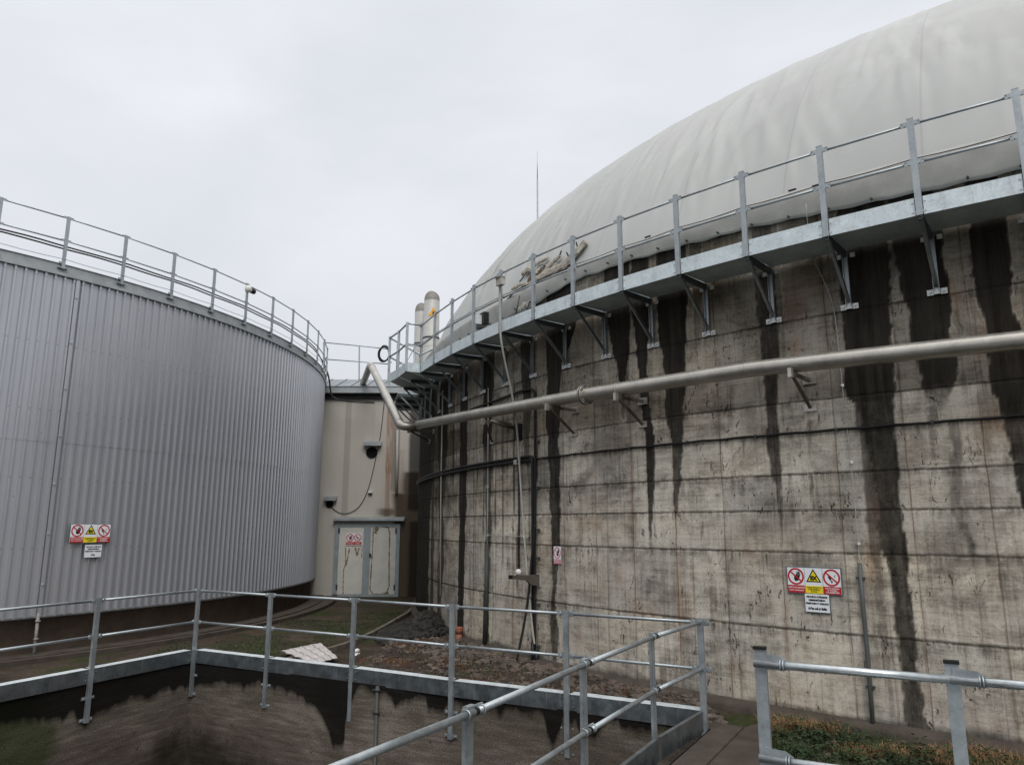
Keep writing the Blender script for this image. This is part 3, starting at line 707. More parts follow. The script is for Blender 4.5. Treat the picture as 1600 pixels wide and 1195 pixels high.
# ------------------------------------------------------------------ gantry walkway around the tank
gan = thing('walkway_gantry', polar(A0+6*DA, RR+.4, ZD), 'galvanised steel walkway with railing bracketed along the top of the stained concrete tank', 'walkway')
K0, K1 = -7, 12
def gp(k, off, z): return polar(A0+DA*k, RR+off, z)
def clamp_mb(p, t, r=.024):
    t = t.normalized(); up = Vector((0, 0, 1)); n = t.cross(up)
    m = MB()
    m.bar(p-t*.105+n*.006, p-t*.02+n*.006, .010, .062); m.bar(p+t*.02+n*.006, p+t*.105+n*.006, .010, .062)
    for s in (-1, 1):
        m.tube([p+t*s*.09-n*.012+up*.018, p+t*s*.09+n*.022+up*.018], .008, 6)
        m.tube([p+t*s*.06-n*.012-up*.018, p+t*s*.06+n*.022-up*.018], .008, 6)
    return m
for k in range(K0, K1+1):
    a = A0+DA*k; n = Vector((math.cos(a), math.sin(a), 0)); t = Vector((-math.sin(a), math.cos(a), 0))
    b0 = gp(k, GW, ZD)
    # C-section post: web and two flanges
    mb = MB(); up = Vector((0, 0, 1)); c = b0+up*(HP+.03)/2
    mb.obox(c+n*.003, t*.036, n*.004, up*(HP+.03)/2)
    mb.obox(c-n*.017+t*.033, t*.003, n*.016, up*(HP+.028)/2); mb.obox(c-n*.017-t*.033, t*.003, n*.016, up*(HP+.028)/2)
    mb.obox(b0+up*(HP+.034)-n*.012, t*.035, n*.021, up*.003)
    po = obj('post', mb, M['galv'], gan)
    for zc in (HP-.035, .665):
        obj('rail_clamp', clamp_mb(b0-n*.005+up*zc, t), M['galv'], po)
    # bracket under the deck
    inn = gp(k, .03, ZD)
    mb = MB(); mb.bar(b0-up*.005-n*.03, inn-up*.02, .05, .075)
    obj('cantilever_beam', mb, M['beam_shaded'], gan)
    mb = MB(); pf = gp(k, .045, ZP+.06)
    mb.obox((b0-n*.03+pf)/2, t*.022, (pf-b0+n*.03)/2, (pf-b0+n*.03).normalized().cross(t)*.006)
    mb.obox((b0-n*.03+pf)/2+t*.02, t*.004, (pf-b0+n*.03)/2, (pf-b0+n*.03).normalized().cross(t)*.028)
    obj('diagonal_strut', mb, M['strut'], gan)
    mb = MB(); pc = gp(k, .03, (ZD+ZP)/2)
    mb.obox(pc, t*.034, n*.004, up*(ZD-ZP)/2); mb.obox(pc+n*.018+t*.031, t*.003, n*.018, up*(ZD-ZP)/2); mb.obox(pc+n*.018-t*.031, t*.003, n*.018, up*(ZD-ZP)/2)
    obj('wall_channel', mb, M['galv'], gan)
    mb = MB()
    for s in (-1, 1):
        mb.cut(); q = gp(k, .018, ZP)+t*s*.075; mb.obox(q, t*.036, n*.010, up*.036); mb.tube([q+n*.005, q+n*.035], .014, 6)
        mb.cut(); q = gp(k, .018, ZD-.04)+t*s*.09; mb.obox(q, t*.03, n*.008, up*.03)
    mb.cut(); mb.obox(gp(k, .03, ZP), t*.035, n*.012, up*.03)
    obj('anchor_plate', mb, M['pad'], gan)
    if k < K1:
        a2 = A0+DA*(k+1); c0 = gp(k, GW-.012, 0); c1 = gp(k+1, GW-.012, 0); tt = (c1-c0).normalized()
        nn = Vector((tt.y, -tt.x, 0))
        if nn.dot(n) < 0: nn = -nn
        # toe board with flange ends
        mb = MB(); L = (c1-c0).length; cc = (c0+c1)/2
        mb.obox(cc+up*(ZD+.115), tt*(L/2-.045), nn*.004, up*.112)
        mb.obox(cc+up*(ZD+.224)-nn*.02, tt*(L/2-.045), nn*.018, up*.003)
        for s in (-1, 1):
            e = cc+tt*s*(L/2-.065)+nn*.006
            for dz in (.05, .17): mb.tube([e+up*(ZD+dz), e+up*(ZD+dz)+nn*.012], .009, 6)
        obj('toe_board', mb, M['galv_board'], gan)
        # deck plate: pan with folded lips
        i0 = gp(k, .045, 0); i1 = gp(k+1, .045, 0); e = .02
        pl_ = [c0+tt*e+up*(ZD+.035), c1-tt*e+up*(ZD+.035), i1-tt*e+up*(ZD+.035), i0+tt*e+up*(ZD+.035)]
        mb = MB(); mb.prism(pl_, (0, 0, .03))
        obj('deck_plate', mb, M['deck'], gan)
        mb = MB(); mb.tube([gp(k, GW-.02, ZD+HP-.035), gp(k+1, GW-.02, ZD+HP-.035)], .0165, 10); obj('top_rail', mb, M['dark_rail'] if 'dark_rail' in M else M['galv'], gan)
        mb = MB(); mb.tube([gp(k, GW-.02, ZD+.665), gp(k+1, GW-.02, ZD+.665)], .0175, 10); obj('mid_rail', mb, M['galv'], gan)
# widened landing at the far end
up = Vector((0, 0, 1))
W = [on_plane(634.4, 580, ZD), on_plane(621.3, 590, ZD), on_plane(607, 597.5, ZD)]
land = thing('access_landing', W[1], 'widened steel landing with railing where the gantry meets the plant room roof', 'landing')
e12 = gp(12, GW, ZD)
W3 = Vector((W[2].x+.55, W[2].y+1.9, ZD)); W4 = Vector((W[0].x+.2, W[0].y+2.6, ZD))
for p in W+[W3, Vector((W[0].x+.95, W[0].y+1.6, ZD))]:
    mb = MB(); mb.box(p+up*.6, (.06, .04, 1.2)); obj('post', mb, M['galv'], land)
for q in (1.165, .665):
    mb = MB(); mb.tube([e12+up*q, W[0]+up*q], .022, 8); obj('rail', mb, M['galv'], land)
    mb = MB(); mb.tube([W[0]+up*q, W[1]+up*q, W[2]+up*q], .022, 8); obj('rail', mb, M['galv'], land)
    mb = MB(); mb.tube([W[2]+up*q, W3+up*q, Vector((W[0].x+.95, W[0].y+1.6, ZD+q))], .022, 8); obj('rail', mb, M['galv'], land)
mb = MB()
for a_, b_ in ((e12, W[0]), (W[0], W[1]), (W[1], W[2])):
    mb.bar(a_+up*.11, b_+up*.11, .008, .22)
obj('toe_board', mb, M['galv_board'], land)
mb = MB()
DK = [e12, W[0], W[1], W[2]]
inn = [gp(12, .05, ZD), gp(13.1, .05, ZD), gp(14.2, .05, ZD), gp(15.3, .05, ZD)]
for i in range(3):
    a_, b_, c2, d2 = DK[i], DK[i+1], inn[i+1], inn[i]
    for s0, s1 in ((.02, .98),):
        mb.prism([a_.lerp(b_, s0)+up*.03, a_.lerp(b_, s1)+up*.03, d2.lerp(c2, s1)+up*.03, d2.lerp(c2, s0)+up*.03], (0, 0, .03))
obj('deck_plate', mb, M['deck'], land)
# lower bays past the landing, seen from below
for k in range(13, 18):
    a = A0+DA*k; n = Vector((math.cos(a), math.sin(a), 0)); t = Vector((-math.sin(a), math.cos(a), 0))
    b0 = gp(k, GW, ZD); inn_ = gp(k, .03, ZD); pf = gp(k, .045, ZP+.06)
    mb = MB(); mb.bar(b0-up*.005-n*.03, inn_-up*.02, .06, .085); obj('cantilever_beam', mb, M['beam_shaded'], land)
    mb = MB(); mb.bar(b0-n*.03, pf, .044, .02, up=t); obj('diagonal_strut', mb, M['strut'], land)
    mb = MB(); mb.obox(gp(k, .03, (ZD+ZP)/2), t*.034, n*.02, up*(ZD-ZP)/2); obj('wall_channel', mb, M['galv'], land)
    mb = MB()
    for s in (-1, 1): mb.cut(); mb.obox(gp(k, .018, ZP)+t*s*.075, t*.036, n*.010, up*.036)
    obj('anchor_plate', mb, M['pad'], land)
    if k >= 15:
        c0, c1, i0, i1 = gp(k, GW, ZD+.035), gp(k+1, GW, ZD+.035), gp(k, .05, ZD+.035), gp(k+1, .05, ZD+.035)
        mb = MB(); mb.prism([c0, c1, i1, i0], (0, 0, .03)); obj('deck_plate', mb, M['deck'], land)
# small self-closing gate on the landing
gt = thing('safety_gate', W[2]+Vector((.1, .5, 0)), 'narrow steel gate standing half open at the end of the landing', 'gate')
g0 = W[2]+Vector((.12, .5, 0)); g1 = g0+Vector((.42, .25, 0))
mb = MB(); mb.tube([g0+up*.1, g0+up*1.12, g1+up*1.12, g1+up*.1, g0+up*.1], .02, 8); obj('gate_frame', mb, M['galv'], gt)
mb = MB(); mb.tube([g0+up*.6, g1+up*.6], .016, 8); mb.tube([g0+up*.15, g1+up*1.1], .012, 8); obj('gate_bar', mb, M['galv'], gt)
mb = MB()
for i in range(9):
    z = .15+i*.08; mb.box(g0+Vector((.03, -.06, z)), (.018, .018, .045), i*.8)
obj('chain', mb, M['dark_steel'], gt)

# cable strung along the gantry mid rail, with connectors
mb = MB(); pts = []
for k2 in range(-12, 49):
    k = k2/4; sag = -.02*math.sin((k % 1)*PI); pts.append(gp(k, GW-.05, ZD+.735+sag))
mb.tube(pts, .006, 6)
cb = thing('cable_run', gp(3, GW-.05, ZD+.73), 'thin dark wire strung just above the mid rail of the tank gantry', 'cable')
obj('wire', mb, M['black'], cb)
mb = MB()
for x, y in ((1275, 290), (1238, 297), (1012, 370)):
    p = on_cyl(x, y, RR+GW-.05); t = Vector((-math.sin(ang(p)), math.cos(ang(p)), 0)); mb.cut(); mb.tube([p-t*.05, p+t*.05], .014, 8)
obj('connector', mb, M['black'], cb)

# ------------------------------------------------------------------ stainless gas pipe along the tank
gas = thing('gas_pipe', on_cyl(1005, 603, RR+.5), 'brushed stainless gas pipe running along the stained tank on steel brackets', 'pipe')
PW = [(1760,512,2.02),(1600,531,2.02),(1400,552,2.05),(1170,577,2.11),(1085,590,2.112),(1000,603,2.12),(925,614.5,2.14),(850,628,2.16),(750,646,2.23),(700,655,2.32),(652,664,2.45)]
def pipe_pt(x, y): return on_cyl(x, y, RR+.5)
main = [pipe_pt(x, y) for x, y, _ in PW[1:]]
ext = main[0]+(main[0]-main[1]).normalized()*2.4; main = [ext+Vector((0, .25, 0))]+main
# straight lengths between mitred bends
mb = MB(); mb.tube(main, .108, 24); obj('pipe_run', mb, M['stainless'], gas)
el = on_y(627, 667, main[-1].y-.2)
tp = on_y(579, 569, 24.0); st_b = on_y(567, 600, 27.3)
mb = MB(); pr = []
def arc(a, b, c, r, n=8):
    u = (a-b).normalized(); v = (c-b).normalized(); out = []
    p0 = b+u*r; p1 = b+v*r
    for i in range(n+1):
        t = i/n; out.append(p0*(1-t)**2+b*2*t*(1-t)+p1*t*t)
    return out
mb.tube([main[-1]]+arc(main[-1], el, tp, .28)+arc(el, tp, st_b, .40)+[st_b], .113, 20)
obj('riser', mb, M['stainless'], gas)
def ring(p, d_, r, w, mat, name, n=24):
    d_ = d_.normalized(); m = MB(); m.tube([p-d_*w/2, p+d_*w/2], r, n); return obj(name, m, mat, gas)
dd = (main[6]-main[7])
fp = pipe_pt(915, 616.5)
for s in (-.025, .025): ring(fp+dd.normalized()*s, dd, .172, .024, M['stainless'], 'flange')
mb = MB(); d1 = dd.normalized(); X = d1.cross(up).normalized(); Y = d1.cross(X)
for j in range(8):
    a = 2*PI*(j+.5)/8; q = fp+(X*math.cos(a)+Y*math.sin(a))*.145; mb.cut(); mb.tube([q-d1*.06, q+d1*.06], .012, 6)
obj('flange_bolts', mb, M['dark_steel'], gas)
for x, y in ((855, 627.5), (967, 608)): ring(pipe_pt(x, y), dd, .121, .022, M['stainless'], 'pipe_clip')
for x, y in ((1170, 577), (745, 646.5), (1085, 590)): ring(pipe_pt(x, y), dd, .1105, .012, M['stainless'], 'weld_seam')
e_ = (tp-el).normalized(); ring(el+e_*.33, e_, .12, .03, M['stainless'], 'weld_seam'); ring(main[-1], main[-1]-main[-2], .122, .03, M['stainless'], 'weld_seam')
ring(tp-e_*.42, e_, .12, .03, M['stainless'], 'weld_seam')
# brackets
for (px, py, tx, ty, bx, by) in [(1230,578,1265,594,1267,637),(967,614,1005,627,1005,663),(855,634,900,641,898,677),(728,655,800,662,770,690),(652,670,678,674,672,690),(1590,540,1630,560,1632,612)]:
    T_ = on_cyl(tx, ty); B_ = on_cyl(bx, by); a = ang(T_); n = Vector((math.cos(a), math.sin(a), 0)); t = Vector((-math.sin(a), math.cos(a), 0))
    tip = T_+n*.66; tip.z = T_.z
    br = MB(); br.bar(T_+n*.02, tip, .04, .045); br.bar(Vector((B_.x, B_.y, B_.z))+n*.02, T_+n*.60-up*.02, .04, .03)
    o = obj('support_bracket', br, M['brown_steel'], gas)
    ft = MB()
    ft.obox(T_+n*.012, t*.09, n*.012, up*.055); ft.cut(); ft.obox(B_+n*.012, t*.085, n*.012, up*.05)
    ft.cut(); ft.obox(tip-n*.0, t*.024, n*.035, up*.06)
    obj('mounting_plate', ft, M['stainless'], o)

# ------------------------------------------------------------------ cables and pipes on the tank wall
def wall_path(px, off=.03, c=RC, R_=RR): return [on_cyl(x, y, R_+(o if (o := (p[2] if len(p) > 2 else off)) is not None else off), c) for p in px for x, y in [p[:2]]]
def smooth(pts, it=2):
    for _ in range(it):
        q = [pts[0]]
        for i in range(len(pts)-1): q += [pts[i].lerp(pts[i+1], .25), pts[i].lerp(pts[i+1], .75)]
        pts = q+[pts[-1]]
    return pts
def arc_z(a0, a1, z, rad, n=60): return [polar(math.radians(a0+(a1-a0)*i/n), rad, z+.006*math.sin(i*1.7)) for i in range(n+1)]
cab = thing('power_cable', on_cyl(1211, 679), 'long black cable ringing the tank wall below the stainless pipe', 'cable')
mb = MB(); mb.tube(arc_z(-118, -147.0, 1.245, RR+.03), .015, 8); obj('cable_line', mb, M['black'], cab)
mb = MB()
for d_ in range(-146, -118, 3): p = polar(math.radians(d_), RR+.03, 1.245); mb.cut(); mb.box(p, (.03, .03, .045), math.radians(d_))
obj('cable_cleat', mb, M['dark_steel'], cab)
cab = thing('cable_bundle', on_cyl(750, 727), 'two black hoses side by side curving round the left flank of the stained tank', 'cable')
for dz, s in ((0, 0), (-.07, .01)):
    mb = MB(); p0 = on_cyl(826, 716); z0 = 1.30+dz
    pts = [polar(math.radians(a_), RR+.05+s, z0) for a_ in np.arange(-172, -147.3, 1.)]+smooth([polar(math.radians(-147.2), RR+.05, z0), polar(math.radians(-146.85), RR+.05, z0), polar(math.radians(-146.8), RR+.05, z0-.2), polar(math.radians(-146.8), RR+.05, -2.3)])
    mb.tube(pts, .030, 8); obj('hose', mb, M['black'], cab)
cab = thing('upper_cable', on_cyl(800, 617), 'black cable bending down from under the gas pipe beside the white riser', 'cable')
mb = MB(); mb.tube(smooth(wall_path([(735,640),(760,631),(795,618),(822,608),(833,608),(836,618),(836,700),(836,800),(835,900),(835,1000),(836,1034)], .05)), .024, 8); obj('cable_line', mb, M['black'], cab)
mb = MB()
for y in (690, 762, 828, 872, 945, 1010): mb.cut(); mb.box(on_cyl(841, y, RR+.03), (.07, .04, .05), ang(on_cyl(841, y)))
obj('cable_cleat', mb, M['dark_steel'], cab)
cab = thing('drop_cable', on_cyl(811, 800), 'thin black cable dropping from a small white box to the wall arm', 'cable')
mb = MB(); mb.tube(wall_path([(810,716),(810.5,728),(811,800),(811,894)], .04), .016, 8); obj('cable_line', mb, M['black'], cab)
mb = MB(); mb.box(on_cyl(808, 722, RR+.05), (.10, .10, .09), ang(on_cyl(808, 722))); obj('junction_box', mb, M['pvc'], cab)
cab = thing('loose_hose', on_cyl(820, 980), 'black hose slanting loosely down to the rubble beside the cable riser', 'hose')
mb = MB(); mb.tube(smooth(wall_path([(836,820,.06),(831,870,.10),(826,930,.16),(819,975,.25),(812,1010,.34),(806,1038,.42)])), .022, 8); obj('hose_body', mb, M['black'], cab)
cab = thing('black_conduit', on_cyl(834, 1020), 'stubby black conduit pair rising out of the gravel at the tank foot', 'conduit')
mb = MB(); mb.tube(wall_path([(832,1003,.10),(833,1042,.10)]), .035, 10); mb.tube(wall_path([(838,1015,.07),(839,1042,.07)]), .04, 10); obj('conduit_body', mb, M['black'], cab)
wlp = thing('wall_luminaire', on_cyl(806, 672, RR), 'slender dark lamp head on an arm fixed to the stained tank wall', 'lamp')
h0 = on_cyl(804, 668, RR+.10); h1 = on_cyl(766, 657, RR+.62); hm = h0.lerp(h1, .45)
mb = MB(); mb.tube([h0, hm, h1], .03, 8, rs=[.035, .06, .02]); obj('lamp_head', mb, M['brown_steel'], wlp)
mb = MB(); mb.box(on_cyl(810, 674, RR+.05), (.10, .16, .30), ang(on_cyl(810, 674))); obj('wall_box', mb, M['black'], wlp)
# white riser from the gantry post to the ground
wr = thing('white_riser_pipe', on_cyl(812, 760, RR+.1), 'slim off-white pipe dropping from a square box on the gantry railing to the ground', 'pipe')
mb = MB(); mb.tube(smooth(wall_path([(781,447,GW+.05),(781.5,520,GW+.05),(784,540,GW+.02),(792,580,.62),(801,618,.45),(808,670,.25),(811,715,.13),(815,780,.10),(820,850,.10),(826,920,.10),(832,985,.09),(835,1006,.08)])), .020, 10); obj('pipe_body', mb, M['pvc'], wr)
p = on_cyl(782, 440, RR+GW+.08); n = Vector((math.cos(ang(p)), math.sin(ang(p)), 0)); t = Vector((-n.y, n.x, 0))
mb = MB(); mb.obox(p, t*.085, n*.05, up*.075); mb.obox(p+up*.075+n*.01, t*.095, n*.065, up*.006); obj('lamp_box', mb, M['foam_light'], wr)
mb = MB()
for x, y, o in ((811, 715, .13), (819, 840, .1), (827, 931, .1)): q = on_cyl(x, y, RR+o); mb.cut(); mb.tube([q-up*.04, q+up*.04], .028, 10)
obj('pipe_coupling', mb, M['pvc'], wr)
# wall arm
pa = on_cyl(843, 906); a = ang(pa); n = Vector((math.cos(a), math.sin(a), 0)); t = Vector((-n.y, n.x, 0))
arm = thing('wall_bracket', pa, 'grey tapered steel arm sticking out of the tank wall across the cables', 'bracket')
mb = MB(); mb.obox(pa+n*.012, t*.05, n*.012, up*.115); obj('wall_plate', mb, M['pvc'], arm)
mb = MB(); mb.prism([pa+n*.02+up*.10+t*.03, pa+n*.02-up*.10+t*.03, pa+n*.20-up*.075+t*.03, pa+n*.28+up*.0+t*.03, pa+n*.62+up*.045+t*.03, pa+n*.62+up*.10+t*.03], -t*.06); obj('bracket_body', mb, M['brown_steel'], arm)
mb = MB(); mb.obox(pa+n*.63+up*.075, t*.04, n*.02, up*.035); obj('end_cap', mb, M['black'], arm)
mb = MB(); q = pa+n*.46+up*.10; mb.lathe((q.x, q.y), [(0, q.z+.11), (.04, q.z+.10), (.055, q.z+.06), (.045, q.z+.015), (.0, q.z)], 12); obj('insulator', mb, M['white_paint'], arm)
# grey conduit at the right with fine earthing wire above
cn = thing('earthing_conduit', on_cyl(1352, 1000), 'thin grey conduit on the bare concrete to the right of the warning boards', 'conduit')
mb = MB(); mb.tube(wall_path([(1343,879),(1349,950),(1357,1040),(1365,1148)], .045), .026, 12); obj('conduit_body', mb, M['pvc_dark'] if 'pvc_dark' in M else M['pvc'], cn)
mb = MB()
for x, y in ((1344.5, 903), (1360, 1073)):
    q = on_cyl(x, y, RR+.04); a = ang(q); mb.cut(); mb.box(q, (.05, .10, .03), a); 
obj('conduit_clip', mb, M['dark_steel'], cn)
mb = MB(); mb.tube(smooth(wall_path([(1259,318,GW+.03),(1262,352,GW+.03),(1268,400,.06),(1288,440,.03),(1303,478,.03),(1311,550,.03),(1318,625,.03),(1330,722,.03),(1341,847,.03),(1343,880,.04)]), 1), .0045, 6); obj('earth_wire', mb, M['pvc'], cn)
mb = MB()
for x, y in ((1316, 602), (1330, 722), (1341.5, 849)): mb.cut(); mb.box(on_cyl(x, y, RR+.025), (.03, .03, .03))
obj('wire_clip', mb, M['pad'], cn)
# pipe at left
dp = thing('wall_drain_pipe', on_cyl(760, 940), 'grey drain pipe with a thin rod above, on the streaked left flank of the tank', 'pipe')
mb = MB(); mb.tube(wall_path([(761,868),(760,920),(757,1012)], .06), .045, 12); obj('pipe_body', mb, M['dark_steel'], dp)
mb = MB(); mb.tube(wall_path([(763,606),(762.5,700),(762,800),(761,868)], .05), .011, 8); obj('rod', mb, M['pvc'], dp)
mb = MB(); mb.tube(wall_path([(762,836),(790,837),(826,838)], .05), .008, 6)
for x, y in ((762,836),(790,837),(824,838),(762,760)): mb.box(on_cyl(x, y, RR+.04), (.05, .05, .05))
obj('cross_wire', mb, M['pvc'], dp)
for i, (x0, y0, x1, y1) in enumerate([(692,610,689,760)]):
    mb = MB(); mb.tube([on_cyl(x0, y0, RR+.05), on_cyl(x1, y1, RR+.05), on_cyl(688, 930, RR+.05)], .018, 8)
    top('thin_wall_pipe', mb, M['pvc'], 'very thin pale pipe in the dark corner where tank meets plant room', 'pipe')
# terracotta stub
q = on_cyl(717, 1003, RR+.12); tc = thing('drain_stub', (q.x, q.y, GZ), 'short terracotta drain pipe standing upright at the foot of the tank', 'drain pipe')
z1 = on_cyl(717, 979, RR+.12).z
mb = MB(); mb.tube([(q.x, q.y, GZ-.1), (q.x, q.y, z1-.12)], .066, 16); obj('pipe_body', mb, M['terracotta'], tc)
mb = MB(); mb.tube([(q.x, q.y, z1-.13), (q.x, q.y, z1)], .078, 16); mb.tube([(q.x, q.y, z1-.03), (q.x, q.y, z1-.01)], .083, 16); obj('socket', mb, M['terracotta'], tc)
# floodlight on the gantry
q = on_cyl(752, 500, RR+.45); fl = thing('floodlight', q, 'small black and grey floodlight on the gantry near the flues', 'floodlight')
mb = MB(); mb.box(q+Vector((-.08, 0, 0)), (.16, .14, .20), .5); obj('housing', mb, M['pad'], fl)
mb = MB(); mb.box(q+Vector((.06, 0, .02)), (.12, .2, .26), .5); obj('heat_sink', mb, M['black'], fl)
mb = MB(); mb.bar(q-up*.5, q-up*.1, .03, .03); mb.box(q-up*.16, (.2, .2, .05)); obj('stand', mb, M['dark_steel'], fl)

# ------------------------------------------------------------------ left tank
lt = thing('clad_tank', (LC[0], LC[1], GZ), 'round storage tank wrapped in grey vertically ribbed metal cladding on a dark brown plinth', 'storage tank')
ZC0, ZC1 = -1.70, 5.02
CR = LR-.03; NR_ = 500
def ribbed(z0, z1, dr):
    vs = []; fs = []
    prof_ = [(0, 0), (.20, 0), (.27, -.046), (.91, -.046)]
    m_ = NR_*len(prof_)
    for (z) in (z0, z1):
        for i in range(NR_):
            for f, o in prof_:
                a = 2*PI*(i+f)/NR_; r = CR+o+dr; vs.append((LC[0]+r*math.cos(a), LC[1]+r*math.sin(a), z))
    fs = [(i, (i+1) % m_, m_+(i+1) % m_, m_+i) for i in range(m_)]
    return MB().add(vs, fs, False)
zj = on_cyl(100, 692, LR, LC).z
obj('cladding', ribbed(ZC0, zj+.04, 0), M['cladding'], lt); obj('cladding', ribbed(zj, ZC1, .006), M['cladding'], lt)
mb = MB(); mb.lathe(LC, [(CR-.05, ZC0-.02), (CR+.0, ZC0-.02), (CR+.0, ZC0+.03)], 240); obj('drip_trim', mb, M['flashing'], lt)
mb = MB(); mb.lathe(LC, [(CR-.14, GZ-.4), (CR-.14, ZC0-.01), (CR-.04, ZC0-.01)], 240); obj('plinth', mb, M['plinth'], lt)
mb = MB(); mb.lathe(LC, [(CR-.04, ZC1-.03), (CR+.035, ZC1-.03), (CR+.035, ZC1+.03), (CR+.0, ZC1+.04), (CR+.0, ZC1+.20), (CR+.03, ZC1+.215), (CR-.12, ZC1+.24)], 240, smooth=False); obj('roof_flashing', mb, M['flashing'], lt)
mb = MB(); mb.lathe(LC, [(CR-.10, ZC1+.235), (0, ZC1+.55)], 120, smooth=False); obj('roof', mb, M['roof_sheet'], lt)
# rivet line of a cover strip
mb = MB(); p0 = on_cyl(120, 470, LR+.01, LC); p1 = on_cyl(66, 925, LR+.01, LC); a = (ang(p0, LC)+ang(p1, LC))/2
mb.bar(polar(a, LR-.022, ZC0, LC), polar(a, LR-.022, ZC1, LC), .07, .008, up=(math.cos(a), math.sin(a), 0)); 
for i in range(7): q = polar(a, LR-.008, ZC0+.6+i*.95, LC); n = Vector((math.cos(a), math.sin(a), 0)); mb.tube([q-n*.02, q+n*.015], .02, 8)
obj('cover_strip', mb, M['cladding'], lt)
# roof railing
lrail = thing('roof_railing', polar(B0+5*DB, LR, ZL, LC), 'galvanised guard railing following the curved roof edge of the ribbed grey tank', 'railing')
def lp(k, z, off=0): return polar(B0+DB*k, LR+off, z, LC)
HLR = 1.12
for k in range(-4, 16):
    a = B0+DB*k; n = Vector((math.cos(a), math.sin(a), 0)); t = Vector((-n.y, n.x, 0)); b0 = lp(k, ZL)
    mb = MB(); mb.obox(b0+n*.03+up*(HLR/2), t*.032, n*.004, up*HLR/2); mb.obox(b0+n*.012+t*.029+up*HLR/2, t*.003, n*.016, up*HLR/2); mb.obox(b0+n*.012-t*.029+up*HLR/2, t*.003, n*.016, up*HLR/2)
    po = obj('post', mb, M['galv'], lrail)
    mb = MB()
    for zc in (HLR-.03, .60): mb.cut(); mb.bar(b0+up*zc-t*.09+n*.02, b0+up*zc+t*.09+n*.02, .008, .05)
    mb.cut(); mb.bar(b0+up*.12-t*.09+n*.02, b0+up*.12+t*.02+n*.02, .008, .04); mb.cut(); mb.obox(b0+up*.02+n*.0, t*.09, n*.035, up*.012)
    obj('rail_clamp', mb, M['galv'], po)
    if k < 15:
        for zc, nm in ((HLR-.03, 'top_rail'), (.60, 'mid_rail')):
            mb = MB(); mb.tube([lp(k, ZL+zc), lp(k+1, ZL+zc)], .0165, 8); obj(nm, mb, M['galv'], lrail)
cab = thing('roof_cables', lp(3, ZL+.5), 'pair of black cables clipped under the mid rail round the ribbed tank roof', 'cable')
for j, (dz, off) in enumerate(((.50, -.03), (.455, -.06))):
    pts = [lp(k/2, ZL+dz+.012*math.sin(k*2+j), off) for k in range(-8, 19)]
    tail = [on_y(x, y, 26.2) for x, y in ((509+j*2, 578), (514+j, 592), (515.5+j, 608), (517+j*1.5, 618), (525, 624-j), (545, 628-j*2), (585, 630-j*2))]
    mb = MB(); mb.tube(smooth(pts+[on_y(504+j*2, 566, 25.6)]+tail, 1), .017, 8); obj('cable_line', mb, M['black'], cab)
lw = MB(); lw.tube([lp(k/3, ZL+.20-.02*math.sin((k/3 % 1)*PI), .04) for k in range(-12, 31)], .006, 6)
top('lightning_wire', lw, M['galv'], 'thin lightning wire running low along the roof edge of the ribbed tank', 'wire')
# security camera on the railing
pc = on_cyl(388, 452, LR+.04, LC); sc_ = thing('security_camera', pc, 'white security camera with dark lens clamped to a railing post of the left tank', 'camera')
mb = MB(); mb.lathe((pc.x, pc.y), [(0, pc.z+.10), (.07, pc.z+.09), (.09, pc.z+.02), (.08, pc.z-.06), (.0, pc.z-.09)], 14); obj('housing', mb, M['cam_body'], sc_)
pl0 = on_cyl(397, 456, LR+.06, LC); dv_ = (pl0-pc).normalized()
mb = MB(); mb.tube([pc, pc+dv_*.10], .055, 12); obj('barrel', mb, M['cam_body'], sc_)
mb = MB(); mb.tube([pc+dv_*.10, pc+dv_*.22], .072, 12); obj('lens', mb, M['lens'], sc_)
# downspout foot at the plinth
mb = MB(); mb.tube([on_cyl(60, 958, LR+.05, LC), on_cyl(52, 1032, LR+.05, LC)], .030, 10)
for x, y in ((59, 970), (56, 998)): q = on_cyl(x, y, LR+.05, LC); mb.tube([q-up*.015, q+up*.015], .048, 10)
top('plinth_conduit', mb, M['cowl'], 'short grey conduit on the brown plinth below the ribbed cladding', 'conduit')

# ------------------------------------------------------------------ signs
def text_mesh(s, size, mat, name, parent, x, z, y=-.0045, bold=0.0, sx=1.0):
    cu = bpy.data.curves.new(name, 'FONT'); cu.body = s; cu.size = size; cu.align_x = 'CENTER'; cu.align_y = 'CENTER'; cu.offset = bold; cu.resolution_u = 2
    tmp = bpy.data.objects.new(name, cu); me = bpy.data.meshes.new_from_object(tmp)
    bpy.data.objects.remove(tmp); me.name = name
    me.transform(Matrix.Translation((x, y, z)) @ Matrix.Rotation(PI/2, 4, 'X') @ Matrix.Diagonal((sx, 1, 1, 1)))
    me.materials.clear(); me.materials.append(mat)
    return link(name, me, mat, parent, world=False)
def rect(mb, x0, x1, z0, z1, y0, y1): return mb.obox(((x0+x1)/2, (y0+y1)/2, (z0+z1)/2), Vector(((x1-x0)/2, 0, 0)), Vector((0, (y1-y0)/2, 0)), Vector((0, 0, (z1-z0)/2)))
def annulus(mb, cx, cz, r0, r1, y0, y1, n=36):
    vs = []; fs = []
    for i in range(n):
        a = 2*PI*i/n
        for r in (r0, r1):
            for y in (y0, y1): vs.append((cx+r*math.cos(a), y, cz+r*math.sin(a)))
    for i in range(n):
        a, b = i*4, ((i+1) % n)*4
        fs += [(a, b, b+2, a+2), (a+2, b+2, b+3, a+3), (a+1, a, b, b+1)]
    mb.add(vs, fs)
def poly(mb, pts, y0, y1): mb.prism([Vector((x, y0, z)) for x, z in pts], (0, y1-y0, 0))
